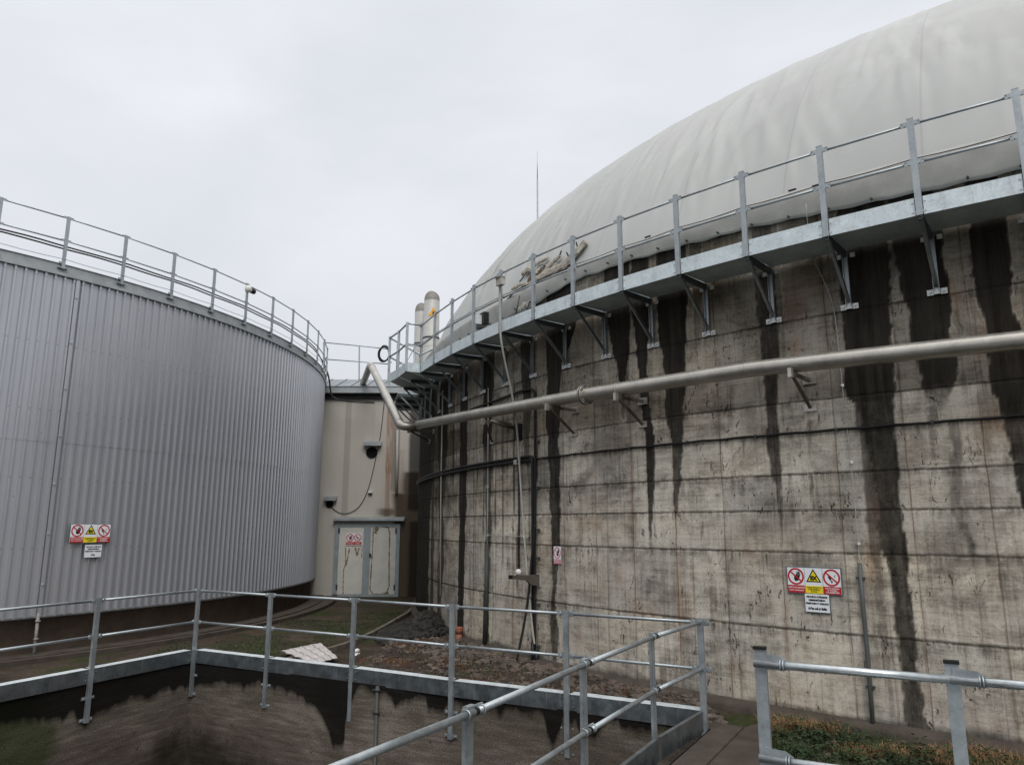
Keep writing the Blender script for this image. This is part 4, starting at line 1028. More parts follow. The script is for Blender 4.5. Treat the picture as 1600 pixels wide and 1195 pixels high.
def hand(mb, cx, cz, s, y0, y1):
    def P_(x, z): c, q = math.cos(-.35), math.sin(-.35); return (cx+s*(x*c-z*q), cz+s*(x*q+z*c))
    poly(mb, [P_(*p) for p in [(-.30,-.45),(-.05,-.62),(.22,-.5),(.32,-.2),(.28,.12),(-.22,.12),(-.34,-.1)]], y0, y1)
    for x0, x1, h in ((-.23,-.12,.52),(-.09,.02,.66),(.05,.16,.60),(.19,.29,.42)): poly(mb, [P_(x0, .1), P_(x1, .1), P_(x1, h), P_(x0, h)], y0, y1)
    poly(mb, [P_(-.30,-.2), P_(-.62,.10), P_(-.54,.18), P_(-.26,.0)], y0, y1)
def no_circle(mb, cx, cz, R_, y0, y1):
    annulus(mb, cx, cz, R_*.80, R_, y0, y1)
    c, q = math.cos(-.72), math.sin(-.72); w = R_*.085; l = R_*.82
    poly(mb, [(cx-l*c-w*q*-1*-1, cz-l*q-w*c*-1*-1), (cx+l*c-w*q, cz+l*q-w*c) if 0 else (cx+l*c+w*q*-1, cz+l*q-w*c), (cx+l*c+w*q, cz+l*q+w*c), (cx-l*c+w*q, cz-l*q+w*c)], y0, y1) if 0 else poly(mb, [(cx-l*c+w*q, cz-l*q-w*c), (cx+l*c+w*q, cz+l*q-w*c), (cx+l*c-w*q, cz+l*q+w*c), (cx-l*c-w*q, cz-l*q+w*c)], y0, y1)
def panel(root, kind, x, z, w, h, red='sign_red', txt='sign_text', lines=None, board='sign_white', capf=.30):
    """one pictogram panel; local x right, z up, faces -Y"""
    mb = MB(); rect(mb, x-w/2, x+w/2, z-h/2, z+h/2, -.003, .003); pn = obj('sign_panel', mb, M[board], root, world=False)
    ch = h*capf; zc = z-h/2+ch/2; zs = z+ch/2; R_ = min(w, h-ch)*.48
    mb = MB(); rect(mb, x-w/2+.001, x+w/2-.001, z-h/2+.001, z-h/2+ch, -.005, -.003)
    obj('caption_strip', mb, M['sign_yellow' if kind == 'ex' else red], pn, world=False)
    n = len(lines)
    for i, l in enumerate(lines):
        sz = min(ch/(n+.6)*1.02, w*1.42/max(len(l), 1)); text_mesh(l, sz, M['sign_black'] if kind == 'ex' else M[txt], 'lettering', pn, x, zc+ch*.5-(i+.9)*ch/(n+.8), -.0062, sz*.02)
    if kind == 'hand':
        mb = MB(); hand(mb, x+R_*.18, zs, R_*.98, -.0045, -.003); obj('hand_symbol', mb, M['sign_black'], pn, world=False)
    elif kind == 'flame':
        mb = MB(); poly(mb, [(x-R_*.36, zs+R_*.42), (x-R_*.12, zs+R_*.10), (x-R_*.02, zs-R_*.30), (x-R_*.16, zs-R_*.32), (x-R_*.40, zs-R_*.02)], -.0045, -.003)
        poly(mb, [(x-R_*.12, zs-R_*.36), (x+R_*.12, zs-R_*.36), (x+R_*.06, zs-R_*.62), (x-R_*.04, zs-R_*.62)], -.0045, -.003)
        poly(mb, [(x+R_*.28, zs+R_*.10), (x+R_*.46, zs+R_*.34), (x+R_*.50, zs+R_*.28), (x+R_*.34, zs+R_*.04)], -.0045, -.003)
        obj('match_symbol', mb, M['sign_black'], pn, world=False)
    if kind in ('hand', 'flame'):
        mb = MB(); no_circle(mb, x, zs, R_, -.0052, -.003); obj('prohibition_ring', mb, M[red], pn, world=False)
    else:
        def tri(s): return [(x+R_*s*math.sin(2*PI*i/3), zs-R_*.08+R_*s*math.cos(2*PI*i/3)) for i in (0, 1, 2)]
        mb = MB(); poly(mb, tri(1.05), -.0045, -.003); obj('warning_triangle', mb, M['sign_black'], pn, world=False)
        mb = MB(); poly(mb, tri(.78), -.0056, -.0044); obj('triangle_field', mb, M['sign_yellow'], pn, world=False)
        text_mesh('EX', R_*.62, M['sign_black'], 'lettering', pn, x, zs-R_*.16, -.0064, R_*.05)
    return pn
T_HAND = ['NEPOVOLANÝM', 'VSTUP ZAKÁZANÝ']; T_EX = ['NEBEZPEČENSTVO', 'VÝBUŠNÉHO', 'PLYNU']; T_FL = ['ZÁKAZ FAJČENIA', 'A VSTUPU', 'S PLAMEŇOM']
INFO = ['HRANICA POŽIARNE', 'NEBEZPEČNÉHO', 'PRIESTORU V OKRUHU']
def triple(c, rz, W_, H_, label):
    r = thing('warning_sign', c, label, 'sign', None, rz)
    mb = MB(); rect(mb, -W_/2-.012, W_/2+.012, -H_/2-.012, H_/2+.012, .003, .010); obj('backing_board', mb, M['sign_back'], r, world=False)
    w = W_/3
    for i, (kd, tx) in enumerate((('hand', T_HAND), ('ex', T_EX), ('flame', T_FL))): panel(r, kd, (i-1)*w, 0, w-.006, H_, lines=tx)
    return r
def info(c, rz, W_, H_, last, label):
    r = thing('distance_sign', c, label, 'sign', None, rz)
    mb = MB(); rect(mb, -W_/2-.010, W_/2+.010, -H_/2-.010, H_/2+.010, .003, .010); obj('backing_board', mb, M['sign_back'], r, world=False)
    mb = MB(); rect(mb, -W_/2, W_/2, -H_/2, H_/2, -.003, .003); pn = obj('sign_panel', mb, M['sign_white'], r, world=False)
    for i, l in enumerate(INFO): text_mesh(l, H_*.125, M['sign_black'], 'lettering', pn, 0, H_*(.34-.185*i), -.0045, .0022)
    text_mesh(last, H_*.165, M['sign_black'], 'lettering', pn, 0, -H_*.31, -.0045, .0035)
    return r
pa = on_cyl(1271.5, 907, RR+.02); triple(pa, ang(pa)+PI/2, .685, .318, 'three panel hand, EX triangle and no flame warning board on the stained concrete')
pa = on_cyl(1277, 942, RR+.02); info(pa, ang(pa)+PI/2, .305, .222, '6,5m od nádrže', 'white text board ending in 6,5m od nádrže on the stained concrete')
pa = on_cyl(141.5, 833, LR+.006, LC); triple(pa, ang(pa, LC)+PI/2, .80, .355, 'three panel hand, EX triangle and no flame warning board on the grey ribbed cladding')
pa = on_cyl(145.5, 860.5, LR+.006, LC); info(pa, ang(pa, LC)+PI/2, .34, .245, '6,5m', 'white text board ending in 6,5m on the grey ribbed cladding')
pa = on_cyl(871, 867, RR+.02); r_ = thing('no_entry_sign', pa, 'single faded pink no entry sign with black hand, beside the wall cables', 'sign', None, ang(pa)+PI/2)
panel(r_, 'hand', 0, 0, .205, .30, 'sign_pink', 'sign_white', T_HAND, capf=.27)

# ------------------------------------------------------------------ plant room between the tanks
YB = 27.0
br_ = thing('plant_room', (-5.2, YB, GZ), 'cream rendered plant room squeezed between the two tanks, rust streaked', 'building')
xs = np.arange(-7.6, -2.6, .03); zs_ = np.arange(GZ-.2, 4.80, .03)
X_, Z_ = np.meshgrid(xs, zs_, indexing='ij'); at3 = np.zeros(X_.shape+(3,))
def blot(ch, x0, y0, x1, y1, st, soft=.05, sd=1, wob=.06):
    a = on_y(x0, y0, YB); b = on_y(x1, y1, YB); nz = vnoise(Z_[0]*1.4, sd)*wob; nx = vnoise(X_[:, 0]*2, sd+50)*wob*2
    m_ = np.clip((X_-(a.x+nz[None]))/soft, 0, 1)*np.clip((b.x+vnoise(Z_[0]*1.4, sd+9)[None]*wob-X_)/soft, 0, 1)*np.clip((a.z-Z_)/.1, 0, 1)*np.clip((Z_-b.z-nx[:, None])/.15, 0, 1)
    at3[..., ch] = np.maximum(at3[..., ch], m_*st)
blot(2, 605, 622, 613, 745, 1., .05, 3, .02); blot(2, 603, 700, 609, 812, .9, .05, 4, .02); blot(2, 598, 625, 622, 800, .14, .2, 5); blot(2, 582, 612, 586, 692, .12, .05, 6, .02)
blot(1, 615, 664, 623, 772, .62, .05, 8); blot(1, 610, 768, 660, 940, 1., .20, 10, .16); blot(1, 586, 792, 660, 812, .8, .30, 11, .12); blot(1, 626, 735, 660, 800, .95, .22, 12, .14); blot(2, 618, 700, 632, 800, .5, .2, 20, .1)
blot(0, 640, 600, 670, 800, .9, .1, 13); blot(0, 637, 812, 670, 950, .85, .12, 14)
blot(1, 510, 768.5, 612, 770.2, .35, .03, 15, .0); blot(1, 541.5, 612, 542.6, 815, .28, .015, 16, .0); blot(1, 613.5, 640, 614.8, 770, .5, .02, 17, .0)
Pw = np.stack([X_, np.full_like(X_, YB), Z_], -1)
grid_obj('front_wall', Pw, np.stack([X_, Z_], -1), M['render'], at3, br_)
mb = MB(); rect(mb, -7.6, -2.6, GZ-.2, 4.80, YB+.01, YB+8); obj('rear_walls', mb, M['plinth'], br_)
zr = on_y(520, 608, YB-.25).z
mb = MB(); rect(mb, -7.7, -2.5, 4.60, 4.80, YB-.10, YB); obj('eaves_gap_strip', mb, M['gap_shade'], br_)  # near-black strip painting the shade in the gap below the fascia
mb = MB(); rect(mb, -7.8, -2.5, 4.80, 5.03, YB-.26, YB-.20); rect(mb, -7.8, -2.5, 4.79, 4.815, YB-.20, YB+.0); rect(mb, -7.8, -2.5, 5.025, 5.045, YB-.29, YB-.15); obj('fascia', mb, M['flashing'], br_)
mb = MB(); mb.prism([Vector((-7.8, YB-.24, 5.045)), Vector((-7.8, YB+1.6, 5.66)), Vector((-7.8, YB+8, 5.80)), Vector((-7.8, YB+8, 4.9)), Vector((-7.8, YB-.19, 4.9))], (5.3, 0, 0))
rf = obj('roof', mb, M['roof_sheet'], br_)
mb = MB()
for i in range(10): x = -7.6+i*.56; mb.cut(); mb.bar((x, YB-.24, 5.07), (x, YB+1.6, 5.685), .03, .03)
obj('standing_seam', mb, M['flashing'], rf)
# double door
dr = MB(); rect(dr, -6.42, -3.98, 0.135, .155, YB-.16, YB-.0)
c0 = on_y(523, 818, YB-.08); c1 = on_y(620, 931, YB-.08)
XL, XR, ZT, ZB = -6.30, -3.98, .09, -2.42
door = MB()
for x0, x1 in ((XL, XL+.16), (-5.27, -5.02), (XR-.14, XR)): rect(door, x0, x1, ZB, ZT, YB-.06, YB)
rect(door, XL, XR, ZT-.10, ZT+.001, YB-.058, YB); rect(door, XL, XR, ZB, ZB+.09, YB-.058, YB)
dfr = obj('door_frame', door, M['galv_plate'], br_)
for x0, x1 in ((XL+.16, -5.27), (-5.02, XR-.14)):
    mb = MB(); rect(mb, x0, x1, ZB+.09, ZT-.10, YB-.035, YB-.005); lf = obj('door_leaf', mb, M['door'], dfr)
mb = MB(); rect(mb, -5.045, -4.98, -1.05, -.93, YB-.10, YB-.06); mb.tube([(-5.01, YB-.12, -1.0), (-4.92, YB-.12, -1.0)], .014, 6); obj('door_handle', mb, M['dark_steel'], dfr)
mb = MB()
for x, z in ((XL+.15, -.15), (XL+.15, -2.1), (XR-.14, -.15), (XR-.14, -2.1)): mb.cut(); rect(mb, x-.03, x+.03, z-.09, z+.09, YB-.075, YB-.055)
obj('hinge', mb, M['dark_steel'], dfr)
# peeled paint outlines on the leaves
mb = MB()
def peel(px, w, sd):
    r = random.Random(sd); pts = [on_y(x, y, YB-.038) for x, y in px]; P2 = []
    for i in range(len(pts)-1):
        for j in range(5): P2.append(pts[i].lerp(pts[i+1], j/5))
    P2.append(pts[-1])
    for i in range(len(P2)-1):
        a, b = P2[i], P2[i+1]; d = (b-a).normalized(); s = Vector((d.z, 0, -d.x)); w0 = w*(.4+r.random()); w1 = w*(.4+r.random())
        mb.add([a-s*w0, a+s*w0, b+s*w1, b-s*w1], [(0, 1, 2, 3)])
peel([(583,838),(583,827),(590,822),(600,820),(607,824),(609,834),(608,870),(608,915),(604,926),(594,928),(582,928),(578,920),(580,890),(582,860),(583,838)], .022, 1)
peel([(586,833),(590,824)], .06, 2); peel([(593,820),(606,823)], .05, 3); peel([(600,928),(607,925)], .05, 4)
peel([(540,855),(540,880),(537,890),(536,915),(536,928)], .016, 5); peel([(546,857),(541,882),(539,884)], .022, 6); peel([(539,853),(566,853),(565,872)], .014, 7); peel([(555,855),(558,868),(561,856)], .03, 8); peel([(536,929),(565,929)], .03, 9)
obj('peeled_paint', mb, M['peel'], dfr)
cn_ = thing('door_canopy', (-5.1, YB, .2), 'thin grey metal canopy strip above the plant room double door', 'canopy')
a = on_y(521, 811, YB-.15); b = on_y(632, 811, YB-.15)
mb = MB(); mb.prism([Vector((a.x, YB, a.z+.09)), Vector((a.x, YB-.22, a.z+.03)), Vector((a.x, YB-.22, a.z-.05)), Vector((a.x, YB, a.z+.03))], (b.x-a.x, 0, 0)); obj('canopy_sheet', mb, M['flashing'], cn_)
mb = MB(); rect(mb, a.x+.04, b.x-.04, a.z-.05, a.z+.02, YB-.12, YB-.0); obj('canopy_shadow_strip', mb, M['dark_steel'], cn_)  # dark strip standing in for the shadow under the canopy
ds = on_y(553, 842, YB-.045); r_ = thing('door_sign', ds, 'double red and white prohibition sign on the left leaf of the plant room door', 'sign')
mb = MB(); rect(mb, -.275, .275, -.20, .20, .003, .006); obj('backing_board', mb, M['sign_white'], r_, world=False)
panel(r_, 'hand', -.138, 0, .27, .38, lines=T_HAND, capf=.28); panel(r_, 'flame', .138, 0, .27, .38, lines=T_FL, capf=.28)
# ventilation outlets
for (x0, x1, y0, cxp, cyp, rr_, lab) in ((569, 597, 694, 581, 707, .205, 'larger black round vent under a small grey hood, high on the plant room wall'), (508, 527, 779, 515, 787.5, .135, 'smaller black round vent under a hood, close to the ribbed tank edge')):
    a = on_y(x0, y0-3, YB); b = on_y(x1, y0+3, YB); c = on_y(cxp, cyp, YB)
    v_ = thing('wall_vent', (c.x, YB, c.z), lab, 'vent', 'round vents on the plant room wall')
    mb = MB(); mb.prism([Vector((a.x, YB, a.z+.05)), Vector((a.x, YB-.22, a.z-.02)), Vector((a.x, YB-.22, b.z)), Vector((a.x, YB-.02, b.z+.05))], (b.x-a.x, 0, 0)); obj('vent_hood', mb, M['flashing'], v_)
    mb = MB(); mb.tube([(c.x, YB, c.z), (c.x, YB-.012, c.z)], rr_, 28); obj('vent_opening', mb, M['hole'], v_)
    mb = MB(); mb.tube([(c.x+rr_*math.cos(t_), YB-.014, c.z+rr_*math.sin(t_)) for t_ in np.linspace(0, 2*PI, 29)], .010, 6, False); obj('vent_collar', mb, M['dark_steel'], v_)
c = on_y(579, 769.5, YB); wl = thing('wall_lamp', (c.x, YB, c.z), 'small white bulkhead lamp on the plant room wall joint', 'lamp')
mb = MB(); mb.box((c.x, YB-.05, c.z+.02), (.15, .10, .06)); obj('lamp_body', mb, M['white_paint'], wl); mb = MB(); mb.box((c.x, YB-.05, c.z-.03), (.13, .09, .04)); obj('lamp_glass', mb, M['lens'], wl)
mb = MB(); mb.tube(smooth([on_y(x, y, YB-.03) for x, y in ((601,622),(596,670),(592,695),(588,712),(584,730),(577,760),(568,782),(558,795),(545,802),(533,802),(523,797),(517,791))]), .012, 6)
top('hanging_cable', mb, M['black'], 'thin black cable looping in an arc across the cream plant room wall', 'cable')
mb = MB(); mb.tube([on_y(621, 672, YB-.08), on_y(620.5, 720, YB-.08), on_y(619.5, 770, YB-.08)], .05, 10); top('rain_pipe', mb, M['pvc'], 'short grey rain pipe under the pipe elbow on the plant room wall', 'pipe')
# railing on the plant room roof
rr2 = thing('roof_edge_railing', on_y(561, 583, YB+.1), 'short straight railing on the plant room roof between both tanks', 'railing')
for x, yt, yb_ in ((506, 534, 580), (561.5, 540, 585), (608, 545, 590)):
    a = on_y(x, yt, YB+.1); b = on_y(x, yb_, YB+.1); mb = MB(); mb.bar(b-up*.25, a, .05, .03, up=(0, 1, 0)); obj('post', mb, M['galv'], rr2)
for y0, y1, nm in ((535, 545.5, 'top_rail'), (561, 569, 'mid_rail')):
    mb = MB(); mb.tube([on_y(506, y0, YB+.1), on_y(561.5, (y0+y1)/2, YB+.1), on_y(610, y1, YB+.1)], .022, 8); obj(nm, mb, M['galv'], rr2)
# hanging coil of cable
c = on_y(600.5, 553, YB); cl = MB()
for j in range(6):
    r = random.Random(j); ax = .17+.03*r.random(); az = .27+.03*r.random(); ox, oz = r.uniform(-.03, .03), r.uniform(-.03, .03)
    cl.tube([(c.x+ox+ax*math.cos(t_), c.y-.05+.03*math.sin(3*t_+j), c.z+oz+az*math.sin(t_)) for t_ in np.linspace(0, 2*PI, 25)], .016, 6, False)
cl.tube([(c.x+.1, c.y-.05, c.z-.2), (c.x+.22, c.y-.05, c.z-.35), (c.x+.3, c.y-.05, c.z-.32)], .016, 6)
top('cable_coil', cl, M['black'], 'coil of black cable hanging from the roof railing beside the landing', 'cable coil')
# flues
for (xl, xr, yt, yd, lab) in ((662, 686.5, 456, 29.6, 'taller stainless flue with a yellow warning triangle behind the landing'), (648, 664, 474, 30.6, 'shorter stainless flue with slanted grille top, left of the taller flue')):
    a = on_y(xl, 500, yd); b = on_y(xr, 500, yd); r = (b.x-a.x)/2 if xl > 655 else .30; cx_ = (a.x+b.x)/2 if xl > 655 else a.x+r; zt_ = on_y(xl, yt, yd).z
    fl = thing('flue', (cx_, yd, 5.4), lab, 'flue', 'pair of stainless flues')
    zc = zt_-.42
    mb = MB(); mb.lathe((cx_, yd), [(r, 5.4), (r, zc)], 28); 
    mb.lathe((cx_, yd), [(r+.008, 7.2), (r+.008, 7.24)], 28); obj('flue_shell', mb, M['flue'] if 'flue' in M else M['stainless'], fl)
    mb = MB(); vs = []
    n = 28  # bevelled cowl: cylinder cut by a slope, closed on top by a grille
    for i in range(n):
        t_ = 2*PI*i/n; x = math.cos(t_); 
        vs.append((cx_+r*math.cos(t_), yd+r*math.sin(t_), zc)); hgt = .40*math.sqrt(max(0, 1-max(0, -x)**2)) if x < 0 else .40*math.sqrt(max(.0, 1-(x*.9)**2))
        vs.append((cx_+r*.97*math.cos(t_), yd+r*.97*math.sin(t_), zc+.04+hgt*.8))
    vs.append((cx_+.03, yd, zt_+.0))
    mb.add(vs, [(2*i, 2*((i+1) % n), 2*((i+1) % n)+1, 2*i+1) for i in range(n)]+[(2*i+1, 2*((i+1) % n)+1, 2*n) for i in range(n)], True)
    obj('cowl', mb, M['cowl'] if 'cowl' in M else M['pvc'], fl)
    mb = MB(); mb.lathe((cx_, yd), [(r+.02, 7.55), (r+.03, 7.58), (r+.02, 7.61)], 28); obj('clamp_band', mb, M['dark_steel'], fl)
    if xl > 655:
        q = on_y(677, 487, yd-r-.02); tri = MB(); s = .20
        poly(tri, [(q.x-s, q.z-s*.8), (q.x+s, q.z-s*.8), (q.x, q.z+s*.95)], yd-r-.02, yd-r-.012); obj('warning_triangle', tri, M['sign_orange'] if 'sign_orange' in M else M['sign_yellow'], fl)
        t2 = MB(); poly(t2, [(q.x-.05, q.z-.10), (q.x+.05, q.z-.10), (q.x, q.z+.05)], yd-r-.026, yd-r-.02); obj('triangle_symbol', t2, M['sign_black'], fl)
# lightning rod beyond the dome
q = on_y(840, 345, 47); rod = thing('lightning_rod', (q.x, 47, GZ), 'tall thin lightning mast rising behind the pale dome', 'lightning rod')
za = on_y(840, 279, 47).z; zb_ = on_y(840, 236, 47).z
mb = MB(); mb.tube([(q.x, 47, GZ), (q.x, 47, za)], .055, 8, rs=[.10, .05]); obj('mast', mb, M['galv'], rod)
mb = MB(); mb.tube([(q.x, 47, za), (q.x, 47, zb_)], .02, 6, rs=[.035, .012]); obj('tip', mb, M['galv'], rod)

# ------------------------------------------------------------------ pit, its railing and the ground
PP = [(-6.02377, 11.24409), (-5.27624, 12.92243), (-3.81171, 12.13363), (-2.32641, 11.33894), (-.80909, 10.44351), (.67081, 9.66173), (2.14129, 8.80931)]
P2 = Vector((-5.27624, 12.92243, 0)); P7 = Vector((2.14129, 8.80931, 0))
df = (P7-P2).normalized(); dn = Vector((df.y, -df.x, 0))     # towards the camera side
if dn.y > 0: dn = -dn
PL = 11.0
dl = (Vector((*PP[0], 0))-P2).normalized(); dr_ = (Vector((-.218, 4.642, 0))-P7).normalized()
P1 = P2+dl*PL; P8 = P7+dr_*PL
RIM, PB = -2.20, -6.2
inset = .06
C2 = P2+(-dl+(-df))*0; 
pit = thing('sump_pit', ((P2+P8)/2).to_tuple()[:2]+(RIM,), 'open concrete sump pit with mossy black stained walls inside the steel railing', 'pit')
def pit_wall(A, B, fn, name):
    L = (B-A).length; n = max(2, int(L/.03)); u = np.linspace(0, 1, n); z = np.arange(PB, RIM+.001, .03); z[-1] = RIM
    U_, Z3 = np.meshgrid(u, z, indexing='ij'); at = fn(U_*L, Z3)
    P_ = np.stack([A.x+(B.x-A.x)*U_, A.y+(B.y-A.y)*U_, Z3], -1)
    grid_obj(name, P_, np.stack([U_*L, Z3], -1), M['pit_concrete'], at, pit)
# outward offset so posts sit proud on the inner face
off = .05
nf = Vector((-df.y, df.x, 0)); nf = nf if nf.y > 0 else -nf
nl = Vector((-dl.y, dl.x, 0)); nl = nl if nl.x < 0 else -nl
nr = Vector((-dr_.y, dr_.x, 0)); nr = nr if nr.x > 0 else -nr
Q2 = P2+nf*off+nl*off; Q7 = P7+nf*off+nr*off; Q1 = P1+nl*off; Q8 = P8+nr*off
far_b = [(300,1072),(340,1068),(400,1066),(450,1080),(475,1090),(490,1105),(503,1120),(512,1140),(524,1162),(536,1168),(541,1120),(548,1095),(556,1078),(570,1072),(590,1086),(620,1094),(660,1090),(680,1108),(692,1110),(702,1092),(760,1108),(800,1112),(850,1118),(856,1150),(864,1168),(872,1150),(880,1120),(900,1128),(912,1155),(930,1160),(950,1128),(1000,1138),(1060,1138),(1095,1140)]
left_b = [(0,1132),(40,1130),(70,1115),(88,1120),(98,1128),(108,1115),(120,1113),(134,1128),(142,1118),(165,1110),(200,1092),(250,1080),(290,1073)]
def prof_px(lst, A, B):
    o = []
    for x, y in lst:
        q = on_vert(x, y, A, B); o.append(((q-Vector((A.x, A.y, q.z))).dot((B-A).normalized()), q.z))
    return sorted(o)
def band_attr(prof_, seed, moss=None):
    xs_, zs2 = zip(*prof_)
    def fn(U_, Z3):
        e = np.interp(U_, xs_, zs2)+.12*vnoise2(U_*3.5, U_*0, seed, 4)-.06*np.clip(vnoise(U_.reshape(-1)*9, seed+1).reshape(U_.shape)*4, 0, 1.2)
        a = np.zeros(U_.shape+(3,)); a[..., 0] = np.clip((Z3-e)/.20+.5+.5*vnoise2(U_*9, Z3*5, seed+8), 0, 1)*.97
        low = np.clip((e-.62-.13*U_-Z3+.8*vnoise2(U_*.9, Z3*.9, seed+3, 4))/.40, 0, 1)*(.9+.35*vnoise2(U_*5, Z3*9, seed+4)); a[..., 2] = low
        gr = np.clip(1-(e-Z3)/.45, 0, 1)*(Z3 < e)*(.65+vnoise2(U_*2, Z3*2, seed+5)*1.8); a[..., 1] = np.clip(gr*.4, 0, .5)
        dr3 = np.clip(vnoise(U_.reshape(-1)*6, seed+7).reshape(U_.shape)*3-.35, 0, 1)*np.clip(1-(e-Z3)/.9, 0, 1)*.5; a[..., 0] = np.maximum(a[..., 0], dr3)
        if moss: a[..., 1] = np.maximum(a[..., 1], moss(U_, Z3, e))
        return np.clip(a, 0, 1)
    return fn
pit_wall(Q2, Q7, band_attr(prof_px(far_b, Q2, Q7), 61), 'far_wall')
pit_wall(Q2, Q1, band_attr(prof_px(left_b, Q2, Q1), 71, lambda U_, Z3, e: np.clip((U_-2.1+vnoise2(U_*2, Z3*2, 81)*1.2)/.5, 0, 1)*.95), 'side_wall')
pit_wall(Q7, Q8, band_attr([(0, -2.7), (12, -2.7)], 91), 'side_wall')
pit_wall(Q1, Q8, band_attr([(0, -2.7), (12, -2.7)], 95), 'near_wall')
# rim
mb = MB(); O2 = P2+nf*.35+nl*.35; O7 = P7+nf*.35+nr*.35; O1 = P1+nl*.35+dl*.3; O8 = P8+nr*.35+dr_*.3
g2 = .012; K2, K7, K1_, K8 = Q2+nf*g2+nl*g2, Q7+nf*g2+nr*g2, Q1+nl*g2, Q8+nr*g2
for a, b, c, d2 in ((K2, K7, O7, O2), (K1_, K2, O2, O1), (K7, K8, O8, O7)):
    mb.prism([a+up*(RIM-.30), b+up*(RIM-.30), c+up*(RIM-.30), d2+up*(RIM-.30)], (0, 0, .30-.002))
obj('rim', mb, M['kerb_ring'], pit)
mb = MB(); mb.add([q+up*(PB+.3) for q in (Q1, Q2, Q7, Q8)], [(0, 1, 2, 3)]); obj('standing_water', mb, M['water'], pit)
# pipe on pit wall
a = on_vert(592, 1071, Q2, Q7)-nf*.03; b = on_vert(588, 1195, Q2, Q7)-nf*.03; b.x, b.y = a.x, a.y; b.z = PB
mb = MB(); mb.tube([a, b], .026, 10)
for y in (1077, 1112): q = on_vert(592, y, Q2, Q7); mb.tube([Vector((a.x, a.y, q.z-.02)), Vector((a.x, a.y, q.z+.02))], .034, 10); mb.bar(Vector((a.x, a.y, q.z))-df*.08, Vector((a.x, a.y, q.z))+df*.05, .02, .02)
top('sump_conduit', mb, M['dark_steel'], 'thin grey conduit running down the far wall of the sump pit', 'conduit')
# railing
ZT_, ZM, ZPt = -1.068, -1.571, -2.016
pr = thing('pit_railing', (P2.x, P2.y, RIM), 'galvanised two rail guard railing with toe boards around the open sump pit', 'railing')
near_run = [P7+dr_*s for s in (1.26, 3.02, 4.85, 6.6, 8.4)]
near_run[0] = Vector((1.435, 7.738, 0)); near_run[1] = Vector((.611, 6.24, 0)); near_run[2] = Vector((-.218, 4.642, 0))
far_run = [Vector((*p, 0)) for p in PP[1:]]
left_run = [P2+dl*(1.837*i) for i in (1, 2, 3, 4)]; left_run[0] = Vector((*PP[0], 0))
def pit_post(p, t, n_in, zbot, corner=False, side=1, clampside=1):
    h0 = ZT_+.035; c = p+up*((h0+zbot)/2); H_ = (h0-zbot)/2; mb = MB()
    mb.obox(c, t*.034, n_in*.004, up*H_); mb.obox(c+t*.031-n_in*.018, t*.003, n_in*.018, up*H_); mb.obox(c-t*.031-n_in*.018, t*.003, n_in*.018, up*H_)
    po = obj('post', mb, M['galv'], pr)
    mb = MB()
    for z in (ZT_, ZM):
        for s in (-1, 1): mb.cut(); mb.bar(p+up*z+t*s*.10-n_in*.02, p+up*z+t*s*.035-n_in*.02, .010, .065); mb.tube([p+up*z+t*s*.088-n_in*.035, p+up*z+t*s*.088+n_in*.0], .024, 8)
    obj('rail_clamp', mb, M['galv'], po)
    if zbot < -2.5:
        mb = MB()
        for z in (zbot+.04, zbot+.33):
            mb.cut(); mb.bar(p+up*z-t*.10-n_in*.03, p+up*z+t*.10-n_in*.03, .012, .045)
            for s in (-1, 1): mb.tube([p+up*z+t*s*.075-n_in*.04, p+up*z+t*s*.075-n_in*.008], .012, 6)
        obj('wall_fixing', mb, M['galv'], po)
    return po
for i, p in enumerate(far_run): pit_post(p, df, -nf, -2.74 if i < 5 else -2.3)
for p in left_run: pit_post(p, dl, -nl, -2.74)
def toe(a, b, nn):     # board face on the pit side, flange on top turned outwards
    t = (b-a).normalized(); e = .035; mb = MB()
    mb.obox((a+b)/2+up*(ZPt-.10)+nn*.022, t*((b-a).length/2-e), nn*.003, up*.10)
    for s in (-1, 1):
        for dz in (.05, .15): q = ((a+b)/2)+t*s*((b-a).length/2-e-.04)+up*(ZPt-dz)+nn*.016; mb.tube([q, q-nn*.012], .010, 6)
    tb_ = obj('toe_board', mb, M['galv_plate2'], pr)
    mb = MB(); mb.obox((a+b)/2+up*(ZPt+.0)+nn*.10, t*((b-a).length/2-e), nn*.08, up*.003); obj('top_flange', mb, M['flange'], tb_)
rl = .0195
for seq, nn in ((far_run, nf), ([P2]+left_run, nl)):
    for a, b in zip(seq[:-1], seq[1:]):
        for z, nm in ((ZT_, 'top_rail'), (ZM, 'mid_rail')):
            mb = MB(); t = (b-a).normalized(); mb.tube([a+up*z+t*.06+nn*.02, b+up*z-t*.06+nn*.02], rl, 12); obj(nm, mb, M['galv'], pr)
        toe(a, b, nn)
